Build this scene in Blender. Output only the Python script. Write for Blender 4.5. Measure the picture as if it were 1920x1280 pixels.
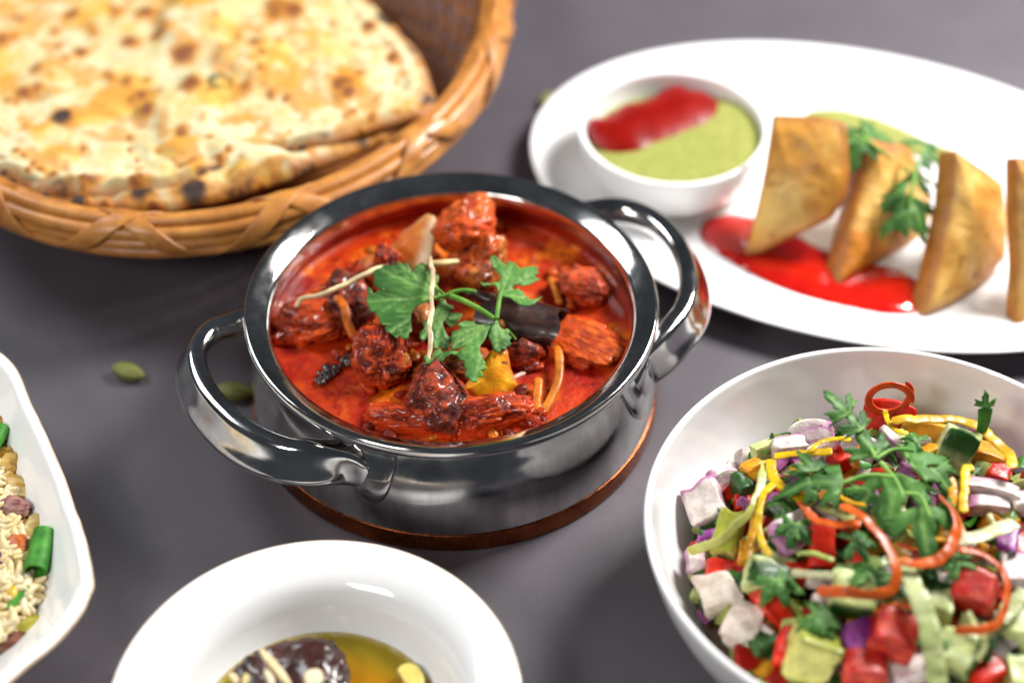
import bpy, bmesh, math, random
import numpy as np
from mathutils import Vector, Matrix, Euler
from mathutils.geometry import delaunay_2d_cdt
for o in list(bpy.data.objects): bpy.data.objects.remove(o)
S = bpy.context.scene
COLL = S.collection
# ------------------------------------------------------------------ camera
# one unit is the radius of the pot's rim (about 8 cm)
S.unit_settings.scale_length = 0.08
EL, ROLL, FPX = math.radians(43.682), math.radians(-0.473), 3500.0
CAM = np.array([0.2918, -6.6416, 6.7264])
ce, se, cr_, sr_ = math.cos(EL), math.sin(EL), math.cos(ROLL), math.sin(ROLL)
FW = np.array([0, ce, -se]); R0 = np.array([1.0, 0, 0]); U0 = np.array([0, se, ce])
RT = cr_*R0 + sr_*U0; UP = -sr_*R0 + cr_*U0
cam = bpy.data.cameras.new('camera'); camo = bpy.data.objects.new('camera', cam); COLL.objects.link(camo)
M4 = Matrix([[RT[i], UP[i], -FW[i], CAM[i]] for i in range(3)] + [[0, 0, 0, 1]])
camo.matrix_world = M4
cam.sensor_width = 36; cam.lens = FPX/1920*36; cam.clip_start = 0.1; cam.clip_end = 100
cam.dof.use_dof = True; cam.dof.focus_distance = 8.60; cam.dof.aperture_fstop = 0.27
S.camera = camo
# ------------------------------------------------------------------ world and lamps
W = bpy.data.worlds.new('World'); S.world = W; W.use_nodes = True
W.node_tree.nodes['Background'].inputs[0].default_value = (0.75, 0.85, 1.0, 1)
W.node_tree.nodes['Background'].inputs[1].default_value = 0.06
S.view_settings.view_transform = 'Standard'; S.view_settings.look = 'None'
S.view_settings.exposure = 0.0; S.view_settings.gamma = 1
def area(name, loc, tgt, sx, sy, power, col):
    l = bpy.data.lights.new(name, 'AREA'); l.shape = 'RECTANGLE'; l.size = sx; l.size_y = sy; l.energy = power; l.color = col
    o = bpy.data.objects.new(name, l); COLL.objects.link(o); o.location = loc
    o.rotation_euler = (Vector(tgt)-Vector(loc)).to_track_quat('-Z', 'Y').to_euler()
area('window_light_right', (7.0, 4.4, 7.4), (0.3, 0, 0), 3.4, 3.6, 2450, (1.0, 0.98, 0.96))
area('window_light_left', (-7.0, 4.2, 7.6), (0, 0, 0), 4.2, 4.2, 560, (0.93, 0.97, 1.0))
area('room_light_front', (-5.0, -7.0, 8.0), (0.5, 0, 0), 3.2, 2.4, 540, (1.0, 0.97, 0.93))
# ------------------------------------------------------------------ geometry helpers
def at(px, py, z):
    d = FW + (px-960)/FPX*RT - (py-640)/FPX*UP
    return CAM + d*((z-CAM[2])/d[2])
def on_plane(px, py, p0, n):
    d = FW + (px-960)/FPX*RT - (py-640)/FPX*UP
    return CAM + d*(np.dot(np.array(p0)-CAM, n)/np.dot(d, n))
_rs = np.random.RandomState(7); _tab = _rs.rand(4096)
def vnoise(P):
    P = np.asarray(P, float); i = np.floor(P).astype(np.int64); f = P-i; f = f*f*(3-2*f)
    def h(a, b, c): return _tab[(a*73856093 ^ b*19349663 ^ c*83492791) & 4095]
    x, y, z = i[:, 0], i[:, 1], i[:, 2]; u, v, w = f[:, 0], f[:, 1], f[:, 2]
    l = lambda a, b, t: a+(b-a)*t
    return l(l(l(h(x, y, z), h(x+1, y, z), u), l(h(x, y+1, z), h(x+1, y+1, z), u), v),
             l(l(h(x, y, z+1), h(x+1, y, z+1), u), l(h(x, y+1, z+1), h(x+1, y+1, z+1), u), v), w)
def fbm(P, s=1.0, oc=4, seed=0):
    P = np.asarray(P, float)*s + seed*17.31; a, t, r = 1.0, 0.0, 0.0
    for k in range(oc):
        r = r + a*vnoise(P*(2.03**k)+k*5.7); t += a; a *= 0.5
    return r/t
def sm(x, a, b):
    t = np.clip((x-a)/(b-a), 0, 1); return t*t*(3-2*t)
def mixc(a, b, t):
    t = np.asarray(t)[:, None]; return np.asarray(a)*(1-t)+np.asarray(b)*t
def spline(pts, n, closed=False):
    P = np.array(pts, float); m = len(P)
    if closed: idx = lambda k: P[k % m]; segs = m
    else: idx = lambda k: P[min(max(k, 0), m-1)]; segs = m-1
    out = []
    for q in range(n):
        t = q*segs/(n if closed else n-1); k = min(int(t), segs-1); f = t-k
        a, b, c, d = idx(k-1), idx(k), idx(k+1), idx(k+2)
        out.append(0.5*((2*b)+(c-a)*f+(2*a-5*b+4*c-d)*f*f+(3*b-a-3*c+d)*f**3))
    return np.array(out)
ORG = {}
def thing(name, label, cat, loc, group=None):
    o = bpy.data.objects.new(name, None); COLL.objects.link(o); o.location = loc
    o.empty_display_size = 0.1; o['label'] = label; o['category'] = cat
    if group: o['group'] = group
    ORG[o] = np.array(loc, float); return o
def mk(name, V, F, mat, parent=None, smooth=True, col=None, label=None, cat=None, group=None, kind=None, loc=None, sharp=None):
    V = np.asarray(V, float)
    if parent is not None: org = ORG[parent]
    elif loc is not None: org = np.array(loc, float)
    else: org = np.array([(V[:, 0].min()+V[:, 0].max())/2, (V[:, 1].min()+V[:, 1].max())/2, V[:, 2].min()])
    me = bpy.data.meshes.new(name)
    me.from_pydata((V-org).tolist(), [], F.tolist() if hasattr(F, 'tolist') else F)
    for m in (mat if isinstance(mat, (list, tuple)) else [mat]): me.materials.append(m)
    if smooth: me.shade_smooth()
    if sharp: me.set_sharp_from_angle(angle=math.radians(sharp))
    if col is not None:
        at_ = me.color_attributes.new('Col', 'FLOAT_COLOR', 'POINT')
        c = np.ones((len(V), 4), np.float32); c[:, :3] = col
        at_.data.foreach_set('color', c.ravel())
    o = bpy.data.objects.new(name, me); COLL.objects.link(o)
    if parent is not None: o.parent = parent
    else: o.location = org
    ORG[o] = org
    if label: o['label'] = label
    if cat: o['category'] = cat
    if group: o['group'] = group
    if kind: o['kind'] = kind
    return o
def join(parts):
    V, F, C, n = [], [], [], 0
    for p in parts:
        V.append(p[0]); F += [[i+n for i in f] for f in p[1]]; n += len(p[0])
        if len(p) > 2: C.append(p[2])
    return np.vstack(V), F, (np.vstack(C) if C else None)
def grid_faces(nu, nv, closed_u=True, closed_v=False):
    u = np.arange(nu if closed_u else nu-1); v = np.arange(nv if closed_v else nv-1)
    U, Vv = np.meshgrid(u, v, indexing='ij'); U = U.ravel(); Vv = Vv.ravel()
    u2 = (U+1) % nu; v2 = (Vv+1) % nv
    return np.stack([U*nv+Vv, u2*nv+Vv, u2*nv+v2, U*nv+v2], 1)
def lathe(prof, n=160, c=(0, 0, 0), ax=(1, 1), rot=0.0, closed=False, sub=0):
    if sub: prof = spline(prof, sub, closed)
    p = np.array(prof, float); a = np.linspace(0, 2*np.pi, n, endpoint=False)
    X = np.cos(a)[:, None]*p[:, 0]*ax[0]; Y = np.sin(a)[:, None]*p[:, 0]*ax[1]; Z = np.ones(n)[:, None]*p[:, 1]
    x = X*math.cos(rot)-Y*math.sin(rot)+c[0]; y = X*math.sin(rot)+Y*math.cos(rot)+c[1]
    return np.stack([x, y, Z+c[2]], -1).reshape(-1, 3), grid_faces(n, len(p), True, closed)
def tube(P, w, h=None, n=10, up=(0, 0, 1), closed=False, taper=0.0, power=2.0, twist=None, N=None):
    P = np.asarray(P, float); m = len(P); h = w if h is None else h
    w = np.broadcast_to(np.asarray(w, float), (m,)).copy(); h = np.broadcast_to(np.asarray(h, float), (m,)).copy()
    if taper and not closed:
        s = np.linspace(0, 1, m); e = np.clip(np.minimum(s, 1-s)/taper, 0.02, 1)**0.5; w *= e; h *= e
    T = (np.roll(P, -1, 0)-np.roll(P, 1, 0)) if closed else np.gradient(P, axis=0)
    T /= np.linalg.norm(T, axis=1)[:, None]+1e-9
    if N is None: N = np.broadcast_to(np.array(up, float), (m, 3))
    B = np.cross(T, N); B /= np.linalg.norm(B, axis=1)[:, None]+1e-9; N2 = np.cross(B, T)
    if twist is not None:
        t = np.asarray(twist)[:, None]; B, N2 = B*np.cos(t)+N2*np.sin(t), -B*np.sin(t)+N2*np.cos(t)
    a = np.linspace(0, 2*np.pi, n, endpoint=False); ca, sa = np.cos(a), np.sin(a)
    ca = np.sign(ca)*np.abs(ca)**(2/power); sa = np.sign(sa)*np.abs(sa)**(2/power)
    V = P[:, None, :] + B[:, None, :]*(w[:, None]*ca)[:, :, None] + N2[:, None, :]*(h[:, None]*sa)[:, :, None]
    F = grid_faces(m, n, closed, True).tolist()
    if not closed: F += [list(range(n))[::-1], list(range((m-1)*n, m*n))]
    return V.reshape(-1, 3), F
_ico = {}
def ico(s):
    if s not in _ico:
        b = bmesh.new(); bmesh.ops.create_icosphere(b, subdivisions=s, radius=1); b.verts.ensure_lookup_table()
        _ico[s] = (np.array([v.co[:] for v in b.verts]), [[v.index for v in f.verts] for f in b.faces]); b.free()
    return _ico[s]
_cub = {}
def cube(s):
    if s not in _cub:
        b = bmesh.new(); bmesh.ops.create_cube(b, size=2)
        bmesh.ops.subdivide_edges(b, edges=b.edges[:], cuts=s, use_grid_fill=True); b.verts.ensure_lookup_table()
        _cub[s] = (np.array([v.co[:] for v in b.verts]), [[v.index for v in f.verts] for f in b.faces]); b.free()
    return _cub[s]
def rotm(e): return np.array(Euler([math.radians(a) for a in e]).to_matrix())
def star_grid(outline, center, rings, power=1.0):
    """polar grid: outline N x 2 (ordered), star-shaped round the centre; returns xy, rho, faces (ring 0 is the centre)"""
    O = np.asarray(outline, float); c = np.asarray(center, float); n = len(O)
    rho = (np.arange(1, rings+1)/rings)**power
    XY = c + (O[:, None, :]-c)*rho[None, :, None]
    F = grid_faces(n, rings, True, False).tolist(); base = n*rings
    F += [[base, i*rings, ((i+1) % n)*rings] for i in range(n)]
    return np.vstack([XY.reshape(-1, 2), c[None]]), np.concatenate([np.tile(rho, n), [0]]), F
def flat_mesh(poly, spacing):
    P = np.array(poly, float); lo, hi = P.min(0), P.max(0)
    gx, gy = np.meshgrid(np.arange(lo[0], hi[0], spacing), np.arange(lo[1], hi[1], spacing))
    G = np.c_[gx.ravel(), gy.ravel()]; G[:, 0] += ((np.arange(len(G))//gx.shape[1]) % 2)*spacing/2
    ins = np.zeros(len(G), bool); m = len(P)
    for i in range(m):
        a, b = P[i], P[(i+1) % m]
        if a[1] == b[1]: continue
        cond = ((a[1] > G[:, 1]) != (b[1] > G[:, 1])) & (G[:, 0] < (b[0]-a[0])*(G[:, 1]-a[1])/(b[1]-a[1])+a[0]); ins ^= cond
    D = np.min(np.linalg.norm(G[:, None]-P[None], axis=2), 1)
    G = G[ins & (D > spacing*.4)]
    vs = [Vector(p) for p in P]+[Vector(g) for g in G]
    r = delaunay_2d_cdt(vs, [], [list(range(m))], 1, 1e-6)
    return np.array([v[:] for v in r[0]]), [list(f) for f in r[2]]
def solid(V, F, off):
    """give an open sheet a second side and a border; off is N x 3"""
    n = len(V); ed = {}
    for f in F:
        for i in range(len(f)):
            a, b = f[i], f[(i+1) % len(f)]; ed[(a, b)] = 1
    G = [list(f) for f in F]+[[i+n for i in f[::-1]] for f in F]
    for (a, b) in ed:
        if (b, a) not in ed: G.append([b, a, a+n, b+n])
    return np.vstack([V, V+off]), G
# ------------------------------------------------------------------ materials
def new_mat(name):
    m = bpy.data.materials.new(name); m.use_nodes = True; nt = m.node_tree
    return m, nt, nt.nodes['Principled BSDF']
def nd(nt, typ, **kw):
    n = nt.nodes.new(typ)
    for k, v in kw.items():
        if k in n.inputs: n.inputs[k].default_value = v
        else: setattr(n, k, v)
    return n
def ramp(nt, fac, stops):
    r = nt.nodes.new('ShaderNodeValToRGB'); e = r.color_ramp.elements
    while len(e) < len(stops): e.new(0.5)
    for q, (p, c) in zip(e, stops): q.position = p; q.color = (*c, 1) if len(c) == 3 else c
    nt.links.new(fac, r.inputs[0]); return r
def noise(nt, scale, detail=4, rough=0.55, stretch=None, dist=0.0):
    tc = nt.nodes.new('ShaderNodeTexCoord'); out = tc.outputs['Object']
    if stretch:
        mp = nt.nodes.new('ShaderNodeMapping'); mp.inputs['Scale'].default_value = stretch; nt.links.new(out, mp.inputs[0]); out = mp.outputs[0]
    n = nd(nt, 'ShaderNodeTexNoise', Scale=scale, Detail=detail, Roughness=rough, Distortion=dist); nt.links.new(out, n.inputs['Vector']); return n
def mix(nt, a, b, fac, mode='MIX'):
    m = nt.nodes.new('ShaderNodeMix'); m.data_type = 'RGBA'; m.blend_type = mode
    for s, v in ((0, fac), (6, a), (7, b)):
        if isinstance(v, (int, float)): m.inputs[s].default_value = v
        elif isinstance(v, tuple): m.inputs[s].default_value = (*v, 1)
        else: nt.links.new(v, m.inputs[s])
    return m.outputs[2]
def M(name, c1=(.5, .5, .5), c2=None, ns=6.0, lo=.35, hi=.65, attr=False, rough=.4, rough2=None, rs=8.0, metal=0.0, spec=.5, coat=0.0, coatr=.08,
      sss=0.0, sssr=(1, .4, .2), ssss=.03, bump=0.0, bs=20.0, bd=.02, stretch=None, speck=None, aniso=0.0, trans=0.0, detail=4):
    m, nt, b = new_mat(name)
    if attr:
        a = nd(nt, 'ShaderNodeAttribute', attribute_name='Col'); base = a.outputs['Color']
        if c2 is not None:
            n = noise(nt, ns, detail, stretch=stretch); r = ramp(nt, n.outputs[0], [(lo, c1), (hi, c2)]); base = mix(nt, base, r.outputs[0], 1.0, 'MULTIPLY')
    elif c2 is not None:
        n = noise(nt, ns, detail, stretch=stretch); base = ramp(nt, n.outputs[0], [(lo, c1), (hi, c2)]).outputs[0]
    else:
        base = None; b.inputs['Base Color'].default_value = (*c1, 1)
    if speck:
        sc, th, sc_col = speck
        n = noise(nt, sc, 2, .5); r = ramp(nt, n.outputs[0], [(th, (0, 0, 0)), (th+.03, (1, 1, 1))])
        base = mix(nt, base if base is not None else c1, sc_col, r.outputs[0])
    if base is not None: nt.links.new(base, b.inputs['Base Color'])
    b.inputs['Metallic'].default_value = metal; b.inputs['Specular IOR Level'].default_value = spec
    b.inputs['Roughness'].default_value = rough
    if rough2 is not None:
        n = noise(nt, rs, 5, .6); mr = nd(nt, 'ShaderNodeMapRange'); nt.links.new(n.outputs[0], mr.inputs[0])
        mr.inputs[1].default_value = .35; mr.inputs[2].default_value = .7; mr.inputs[3].default_value = rough; mr.inputs[4].default_value = rough2
        nt.links.new(mr.outputs[0], b.inputs['Roughness'])
    b.inputs['Coat Weight'].default_value = coat; b.inputs['Coat Roughness'].default_value = coatr
    if sss:
        b.inputs['Subsurface Weight'].default_value = sss; b.inputs['Subsurface Radius'].default_value = sssr; b.inputs['Subsurface Scale'].default_value = ssss
    if aniso: b.inputs['Anisotropic'].default_value = aniso
    if trans: b.inputs['Transmission Weight'].default_value = trans
    if bump:
        n = noise(nt, bs, 5, .6, stretch=stretch); bp = nd(nt, 'ShaderNodeBump', Strength=bump, Distance=bd)
        nt.links.new(n.outputs[0], bp.inputs['Height']); nt.links.new(bp.outputs[0], b.inputs['Normal'])
    return m
MAT = dict(
    table=M('table_laminate', (.080, .069, .082), (.096, .083, .097), 3.0, .3, .7, rough=.42, rough2=.54, rs=30, spec=.5, bump=.45, bs=190, bd=.005, speck=(240, .66, (.055, .047, .056))),
    steel=M('polished_steel', (.44, .43, .42), (.84, .83, .81), 3.4, rough=.075, rough2=.15, rs=9, metal=1, bump=.006, bs=70, bd=.004, speck=(95, .70, (.36, .36, .36))),
    brushed=M('brushed_steel', (.40, .385, .37), (.70, .69, .67), 4.0, stretch=(1.6, 1.6, .5), rough=.085, rough2=.25, rs=5, metal=1, bump=.006, bs=60, bd=.004, speck=(120, .74, (.38, .38, .38))),
    copper=M('copper_plate', (.20, .050, .018), (.36, .10, .034), 9, rough=.18, rough2=.4, rs=25, metal=1, bump=.08, bs=40, bd=.004),
    china=M('white_porcelain', (.90, .90, .895), rough=.10, spec=.55, coat=.35, coatr=.04, sss=.05, sssr=(1, .9, .8), ssss=.02),
    chinaband=M('unglazed_rim_edge', (.50, .34, .20), (.66, .52, .38), 14, rough=.45),
    cane=M('cane', (.38, .135, .022), (.60, .255, .052), 7, stretch=(1, 1, 1), rough=.35, rough2=.55, coat=.25, coatr=.2, bump=.35, bs=60, bd=.006),
    canedark=M('cane_weave', (.26, .080, .018), (.46, .17, .042), 8, rough=.4, rough2=.6, coat=.2, coatr=.25, bump=.35, bs=60, bd=.006),
    naan=M('baked_bread', (.86, .86, .86), (1, 1, 1), 22, attr=True, rough=.5, rough2=.8, rs=14, bump=.5, bs=26, bd=.012, sss=.1, sssr=(1, .6, .3), ssss=.03),
    curry=M('oily_gravy', (.78, .7, .7), (1, 1, 1), 30, attr=True, rough=.28, rough2=.5, rs=24, spec=.2, coat=.22, coatr=.04, bump=.8, bs=34, bd=.010, sss=.15, sssr=(1, .2, .05), ssss=.04),
    film=M('red_oil_film', (.8, .7, .7), (1, 1, 1), 20, attr=True, rough=.25, rough2=.45, spec=.3, coat=.08, bump=.3, bs=22, bd=.008),
    meat=M('stewed_meat', (.72, .66, .66), (1.1, 1, 1), 26, attr=True, rough=.38, rough2=.62, rs=26, spec=.14, coat=.32, coatr=.06, bump=.75, bs=44, bd=.012, sss=.1, sssr=(1, .25, .1), ssss=.03),
    soft=M('wet_vegetable', (.66, .66, .62), (1.05, 1.05, 1.05), 18, attr=True, rough=.26, rough2=.5, rs=16, spec=.3, coat=.15, coatr=.06, bump=.5, bs=52, bd=.008, sss=.12, sssr=(1, .7, .4), ssss=.03, speck=(60, .735, (.03, .02, .015))),
    strip=M('shredded_vegetable', (.86, .84, .8), (1, 1, 1), 30, attr=True, rough=.35, spec=.3, coat=.12, coatr=.1, bump=.2, bs=40, bd=.004, sss=.25, sssr=(1, .6, .3), ssss=.03),
    leaf=M('coriander_leaf', (.75, .8, .7), (1.12, 1.08, 1.1), 22, attr=True, rough=.5, rough2=.65, spec=.3, bump=.25, bs=60, bd=.004, sss=.12, sssr=(.4, 1, .2), ssss=.015),
    bark=M('cinnamon_bark', (.016, .007, .006), (.05, .018, .012), 10, stretch=(1, 4, 1), rough=.25, rough2=.5, coat=.5, coatr=.15, bump=.3, bs=30, bd=.006),
    bone=M('bone', (.85, .8, .75), (1, 1, 1), 30, attr=True, rough=.45, spec=.3, coat=.1, bump=.3, bs=50, bd=.006, sss=.2),
    chutney=M('green_chutney', (.255, .272, .062), (.305, .315, .085), 16, rough=.4, spec=.3, bump=.08, bs=30, bd=.006),
    ketchup=M('ketchup', (.18, .003, .0015), (.25, .005, .002), 8, rough=.35, spec=.18, coat=.04, coatr=.12, bump=.1, bs=9, bd=.03),
    sauce=M('red_chilli_sauce', (.44, .006, .003), (.54, .010, .004), 8, rough=.10, coat=1.0, coatr=.015, bump=.05, bs=8, bd=.02),
    pastry=M('fried_pastry', (.8, .76, .7), (1.08, 1.05, 1), 9, attr=True, rough=.4, rough2=.6, rs=12, coat=.1, coatr=.25, bump=.5, bs=22, bd=.012, sss=.08, sssr=(1, .6, .2), ssss=.03),
    syrup=M('sugar_syrup', (.85, .85, .85), (1, 1, 1), 2.2, attr=True, rough=.06, spec=.6, coat=.4, coatr=.02, bump=.04, bs=5, bd=.02),
    jamun=M('fried_milk_ball', (.028, .008, .006), (.065, .018, .012), 8, rough=.3, coat=.5, coatr=.12, bump=.4, bs=22, bd=.012),
    almond=M('almond_sliver', (.9, .85, .78), (1, 1, 1), 30, attr=True, rough=.45, bump=.2, bs=60, bd=.003, sss=.2, ssss=.02),
    rice=M('rice_grain', (.68, .50, .20), (.80, .70, .46), 5, rough=.35, coat=.2, sss=.25, sssr=(1, .9, .7), ssss=.03),
    riceheap=M('fried_rice_mass', (.30, .17, .045), (.52, .38, .16), 9, rough=.5, bump=.8, bs=14, bd=.05),
    egg=M('scrambled_egg', (.7, .65, .55), (1.05, 1, 1), 16, attr=True, rough=.4, coat=.2, bump=.5, bs=30, bd=.012, sss=.2, sssr=(1, .7, .3), ssss=.03),
    pod=M('green_cardamom', (.12, .13, .02), (.22, .23, .05), 14, stretch=(1, 6, 6), rough=.5, bump=.5, bs=24, bd=.008),
    mixmass=M('salad_mass', (.10, .025, .012), (.09, .10, .02), 7, rough=.35, coat=.3, bump=.8, bs=9, bd=.06),
)
# ------------------------------------------------------------------ the table
def box(x0, x1, y0, y1, z0, z1):
    V = np.array([(x, y, z) for x in (x0, x1) for y in (y0, y1) for z in (z0, z1)], float)
    return V, [[0, 1, 3, 2], [4, 6, 7, 5], [0, 4, 5, 1], [2, 3, 7, 6], [0, 2, 6, 4], [1, 5, 7, 3]]
V, F = box(-12, 12, -6, 9, -.4, 0); mk('tabletop', V, F, MAT['table'], smooth=False, kind='structure')
# ------------------------------------------------------------------ the pot
pot = thing('handi_pot', 'round two-handled polished steel serving pot with a copper base', 'pot', (0, 0, 0))
prof = spline([(0.001, .1), (.5, .1), (.86, .12), (.935, .22), (.945, .32), (.90, .44), (.878, .54), (.8755, .575), (.8757, .590)], 60).tolist()
prof += spline([(.965, .600), (.925, .583), (.898, .560), (.897, .535), (.918, .485), (.954, .42), (.983, .345), (.999, .27), (1.006, .19), (1.006, .102)], 60).tolist()
V, F = lathe(prof, 220); mk('pot_body', V, F, MAT['brushed'], pot)
V, F = lathe([(.877, .588), (.881, .604), (.896, .619), (.918, .633), (.942, .647), (.964, .658), (.980, .663), (.993, .658), (1.0, .642), (.999, .622), (.990, .606), (.970, .596), (.940, .592), (.905, .588)], 220, closed=True, sub=48)
mk('rolled_rim', V, F, MAT['steel'], pot)
V, F = lathe([(.985, .1075), (1.006, .1070), (1.012, .100), (1.016, .06), (1.018, .022), (1.015, .006), (1.002, .002), (.95, .0015), (.80, .0015), (.001, .0015)], 220, sub=90)
mk('copper_base', V, F, MAT['copper'], pot)
def handle(path, ends):
    P = np.array([((r-.045)*math.cos(math.radians(a)), (r-.045)*math.sin(math.radians(a)), .485+dz) for a, r, dz in path])
    P = spline(P, 110); m = len(P)
    T = np.gradient(P, axis=0); T[:, 2] = 0; T /= np.linalg.norm(T, axis=1)[:, None]; B = np.cross(T, (0, 0, 1.0))
    if np.dot(B[m//2], P[m//2]) < 0: B = -B
    sec = spline([(-.050, .045), (-.046, .072), (-.026, .087), (.012, .088), (.036, .078), (.050, .055), (.082, -.01), (.112, -.062), (.108, -.086), (.080, -.094), (.035, -.088), (.002, -.066), (-.024, -.03), (-.044, .015)], 48, True)
    s = np.abs(np.linspace(-1, 1, m)); k = (1-.25*sm(s, .72, 1))*(1-.88*sm(s, .93, 1)); kz = 1-.80*sm(s, .91, 1); fl = 1-.7*sm(s, .6, .95)
    U = np.where(sec[:, 0] > .05, .05, sec[:, 0])[None, :]*k[:, None]+np.clip(sec[:, 0]-.05, 0, None)[None, :]*fl[:, None]
    V = P[:, None]+B[:, None, :]*U[..., None]+np.array([0, 0, 1.0])*(sec[None, :, 1]*kz[:, None])[..., None]
    h = mk('handle', V.reshape(-1, 3), grid_faces(m, 48, False, True).tolist()+[list(range(48))[::-1], list(range((m-1)*48, m*48))], MAT['steel'], pot)
    pz = np.array([.56, .54, .50, .45, .40, .35, .32, .24, .18]); pr = np.array([.898, .897, .911, .938, .963, .982, .990, 1.002, 1.006])
    for c, sgn in ends:                       # the riveted mounting plates
        o2 = [(-5, .555), (2, .56), (8.0, .545), (9.0, .48), (8.6, .40), (7.0, .32), (4.0, .265), (1.0, .27), (-2.5, .33), (-5.0, .39), (-5.8, .47)]
        o2 = spline([(x*sgn, z) for x, z in o2], 66, True)
        G, rho, Fg = star_grid(o2, (0, .40), 12)
        rr = np.interp(-G[:, 1], -pz, pr)+.013*(1-rho**8)+.012
        ang = np.radians(c+G[:, 0])
        V = np.stack([rr*np.cos(ang), rr*np.sin(ang), G[:, 1]], 1)
        dn = np.stack([-np.cos(ang), -np.sin(ang), 0*ang], 1)*.022
        V2, F2 = solid(V, Fg, dn); mk('mounting_plate', V2, F2, MAT['steel'], h)
    return h
handle([(-191, .985, -.08), (-187, .995, -.05), (-182, 1.045, 0), (-179.5, 1.13, 0), (-177.4, 1.208, 0), (-173.8, 1.256, 0), (-169.8, 1.282, 0), (-164.6, 1.287, 0), (-159.3, 1.282, 0), (-154.2, 1.268, 0), (-149.4, 1.253, 0), (-144.1, 1.235, 0), (-137.6, 1.20, 0), (-131.6, 1.16, 0), (-126.4, 1.10, -.005), (-121.5, 1.025, -.03), (-117, .995, -.055), (-110, .990, -.095)], [(-114.0, 1), (-189.0, -1)])
handle([(66, .985, -.08), (61, .995, -.05), (55, 1.045, 0), (50.6, 1.115, 0), (47.0, 1.205, 0), (43.1, 1.27, 0), (37.7, 1.309, 0), (32, 1.316, 0), (26.3, 1.307, 0), (21.2, 1.289, 0), (16.2, 1.267, 0), (11.3, 1.241, 0), (7.1, 1.213, 0), (2.1, 1.169, 0), (-2.4, 1.118, 0), (-9.0, 1.045, -.01), (-14.5, .99, -.03), (-19, .99, -.055), (-26, .990, -.095)], [(-21.0, -1), (64.0, 1)])
# ------------------------------------------------------------------ the gravy
rng = np.random.RandomState(3)
a = np.linspace(0, 2*np.pi, 420, endpoint=False)
G, rho, F = star_grid(np.c_[.899*np.cos(a), .899*np.sin(a)], (0, 0), 130, .8)
P3 = np.c_[G, 0*rho]
grav = sm(fbm(P3, 3.2, 4, 1), .42, .60); fine = fbm(P3, 16, 4, 2); mid = fbm(P3, 7, 3, 5)
z = .44+.010*(fbm(P3, 4, 3, 8)-.5)*2+grav*(.034*(fine-.5)+.030*(mid-.4))+.012*sm(rho, .965, 1)
col = mixc((.36, .010, .002), (.56, .045, .004), sm(mid, .3, .62)); col = mixc(col, (.86, .20, .010), grav*sm(fbm(P3, 9, 4, 6), .36, .54)*.95)
col = mixc(col, (.30, .008, .003), .7*sm(fine, .60, .75)); col = mixc(col, (.03, .006, .003), sm(fbm(P3, 24, 2, 12), .76, .82)*.9)
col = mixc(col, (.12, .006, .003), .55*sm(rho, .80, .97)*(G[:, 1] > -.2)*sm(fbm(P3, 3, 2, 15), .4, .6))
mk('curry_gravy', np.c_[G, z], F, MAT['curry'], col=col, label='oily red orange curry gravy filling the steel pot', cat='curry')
aa = np.linspace(0, 2*np.pi, 300, endpoint=False); ring = np.c_[np.cos(aa), np.sin(aa), 0*aa]
top = .505+.05*np.sin(aa)+.05*(fbm(ring, 2.2, 3, 4)-.5)+.035*(fbm(ring, 9, 3, 5)-.5); V = []
for zf in np.linspace(0, 1, 9):
    zq = .425+(top-.425)*zf; rq = np.interp(zq, [.32, .44, .54, .575, .60], [.945, .90, .878, .8755, .876])-.0035*(1-zf**6)
    V.append(np.c_[rq*np.cos(aa), rq*np.sin(aa), zq])
V = np.stack(V, 1).reshape(-1, 3); col = mixc((.20, .008, .003), (.34, .022, .004), sm(fbm(V*np.array([1, 1, 3]), 6, 3, 3), .35, .65))
mk('oil_film', V, grid_faces(300, 9, True, False), MAT['film'], col=col, label='dark red oily film clinging to the inner wall of the pot', cat='oil')
# ------------------------------------------------------------------ meat and vegetables of the curry
def blob(c, r, rot, seed, amp=.22, sub=5, fibre=0.35, cuts=0):
    D, F = ico(sub); q = D*np.array([1, 1, 1.0])
    n1 = fbm(q, 1.3, 3, seed)-.5; n2 = fbm(q, 3.6, 4, seed+3)-.5; n3 = fbm(q*np.array([1, 4, 4]), 3.0, 4, seed+6)-.5
    rg = np.abs(fbm(q, 2.2, 3, seed+9)-.5)*2
    k = 1+amp*(4.2*n1+.6*n2)+amp*fibre*n3*.8-amp*.35*np.exp(-(rg/.06)**2)
    L = D*k[:, None]; L = np.sign(L)*np.abs(L)**.92
    if cuts:
        rs = np.random.RandomState(seed)
        for _ in range(cuts):
            nn = rs.randn(3); nn /= np.linalg.norm(nn); h = rs.uniform(.62, .88); dd = L@nn; ex = np.clip(dd-h, 0, None); L = L-(ex*.82)[:, None]*nn
        L = L*1.18; f4 = fbm(L*np.array([1.0, 6, 6]), 2.2, 4, seed+13)-.5; L = L*(1+.26*f4+.16*(fbm(L, 4, 5, seed+15)-.5))[:, None]; n3 = n3*.5+f4*.8
    return (L*np.array(r))@rotm(rot).T+np.array(c), F, q, n1, n2, n3
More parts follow.
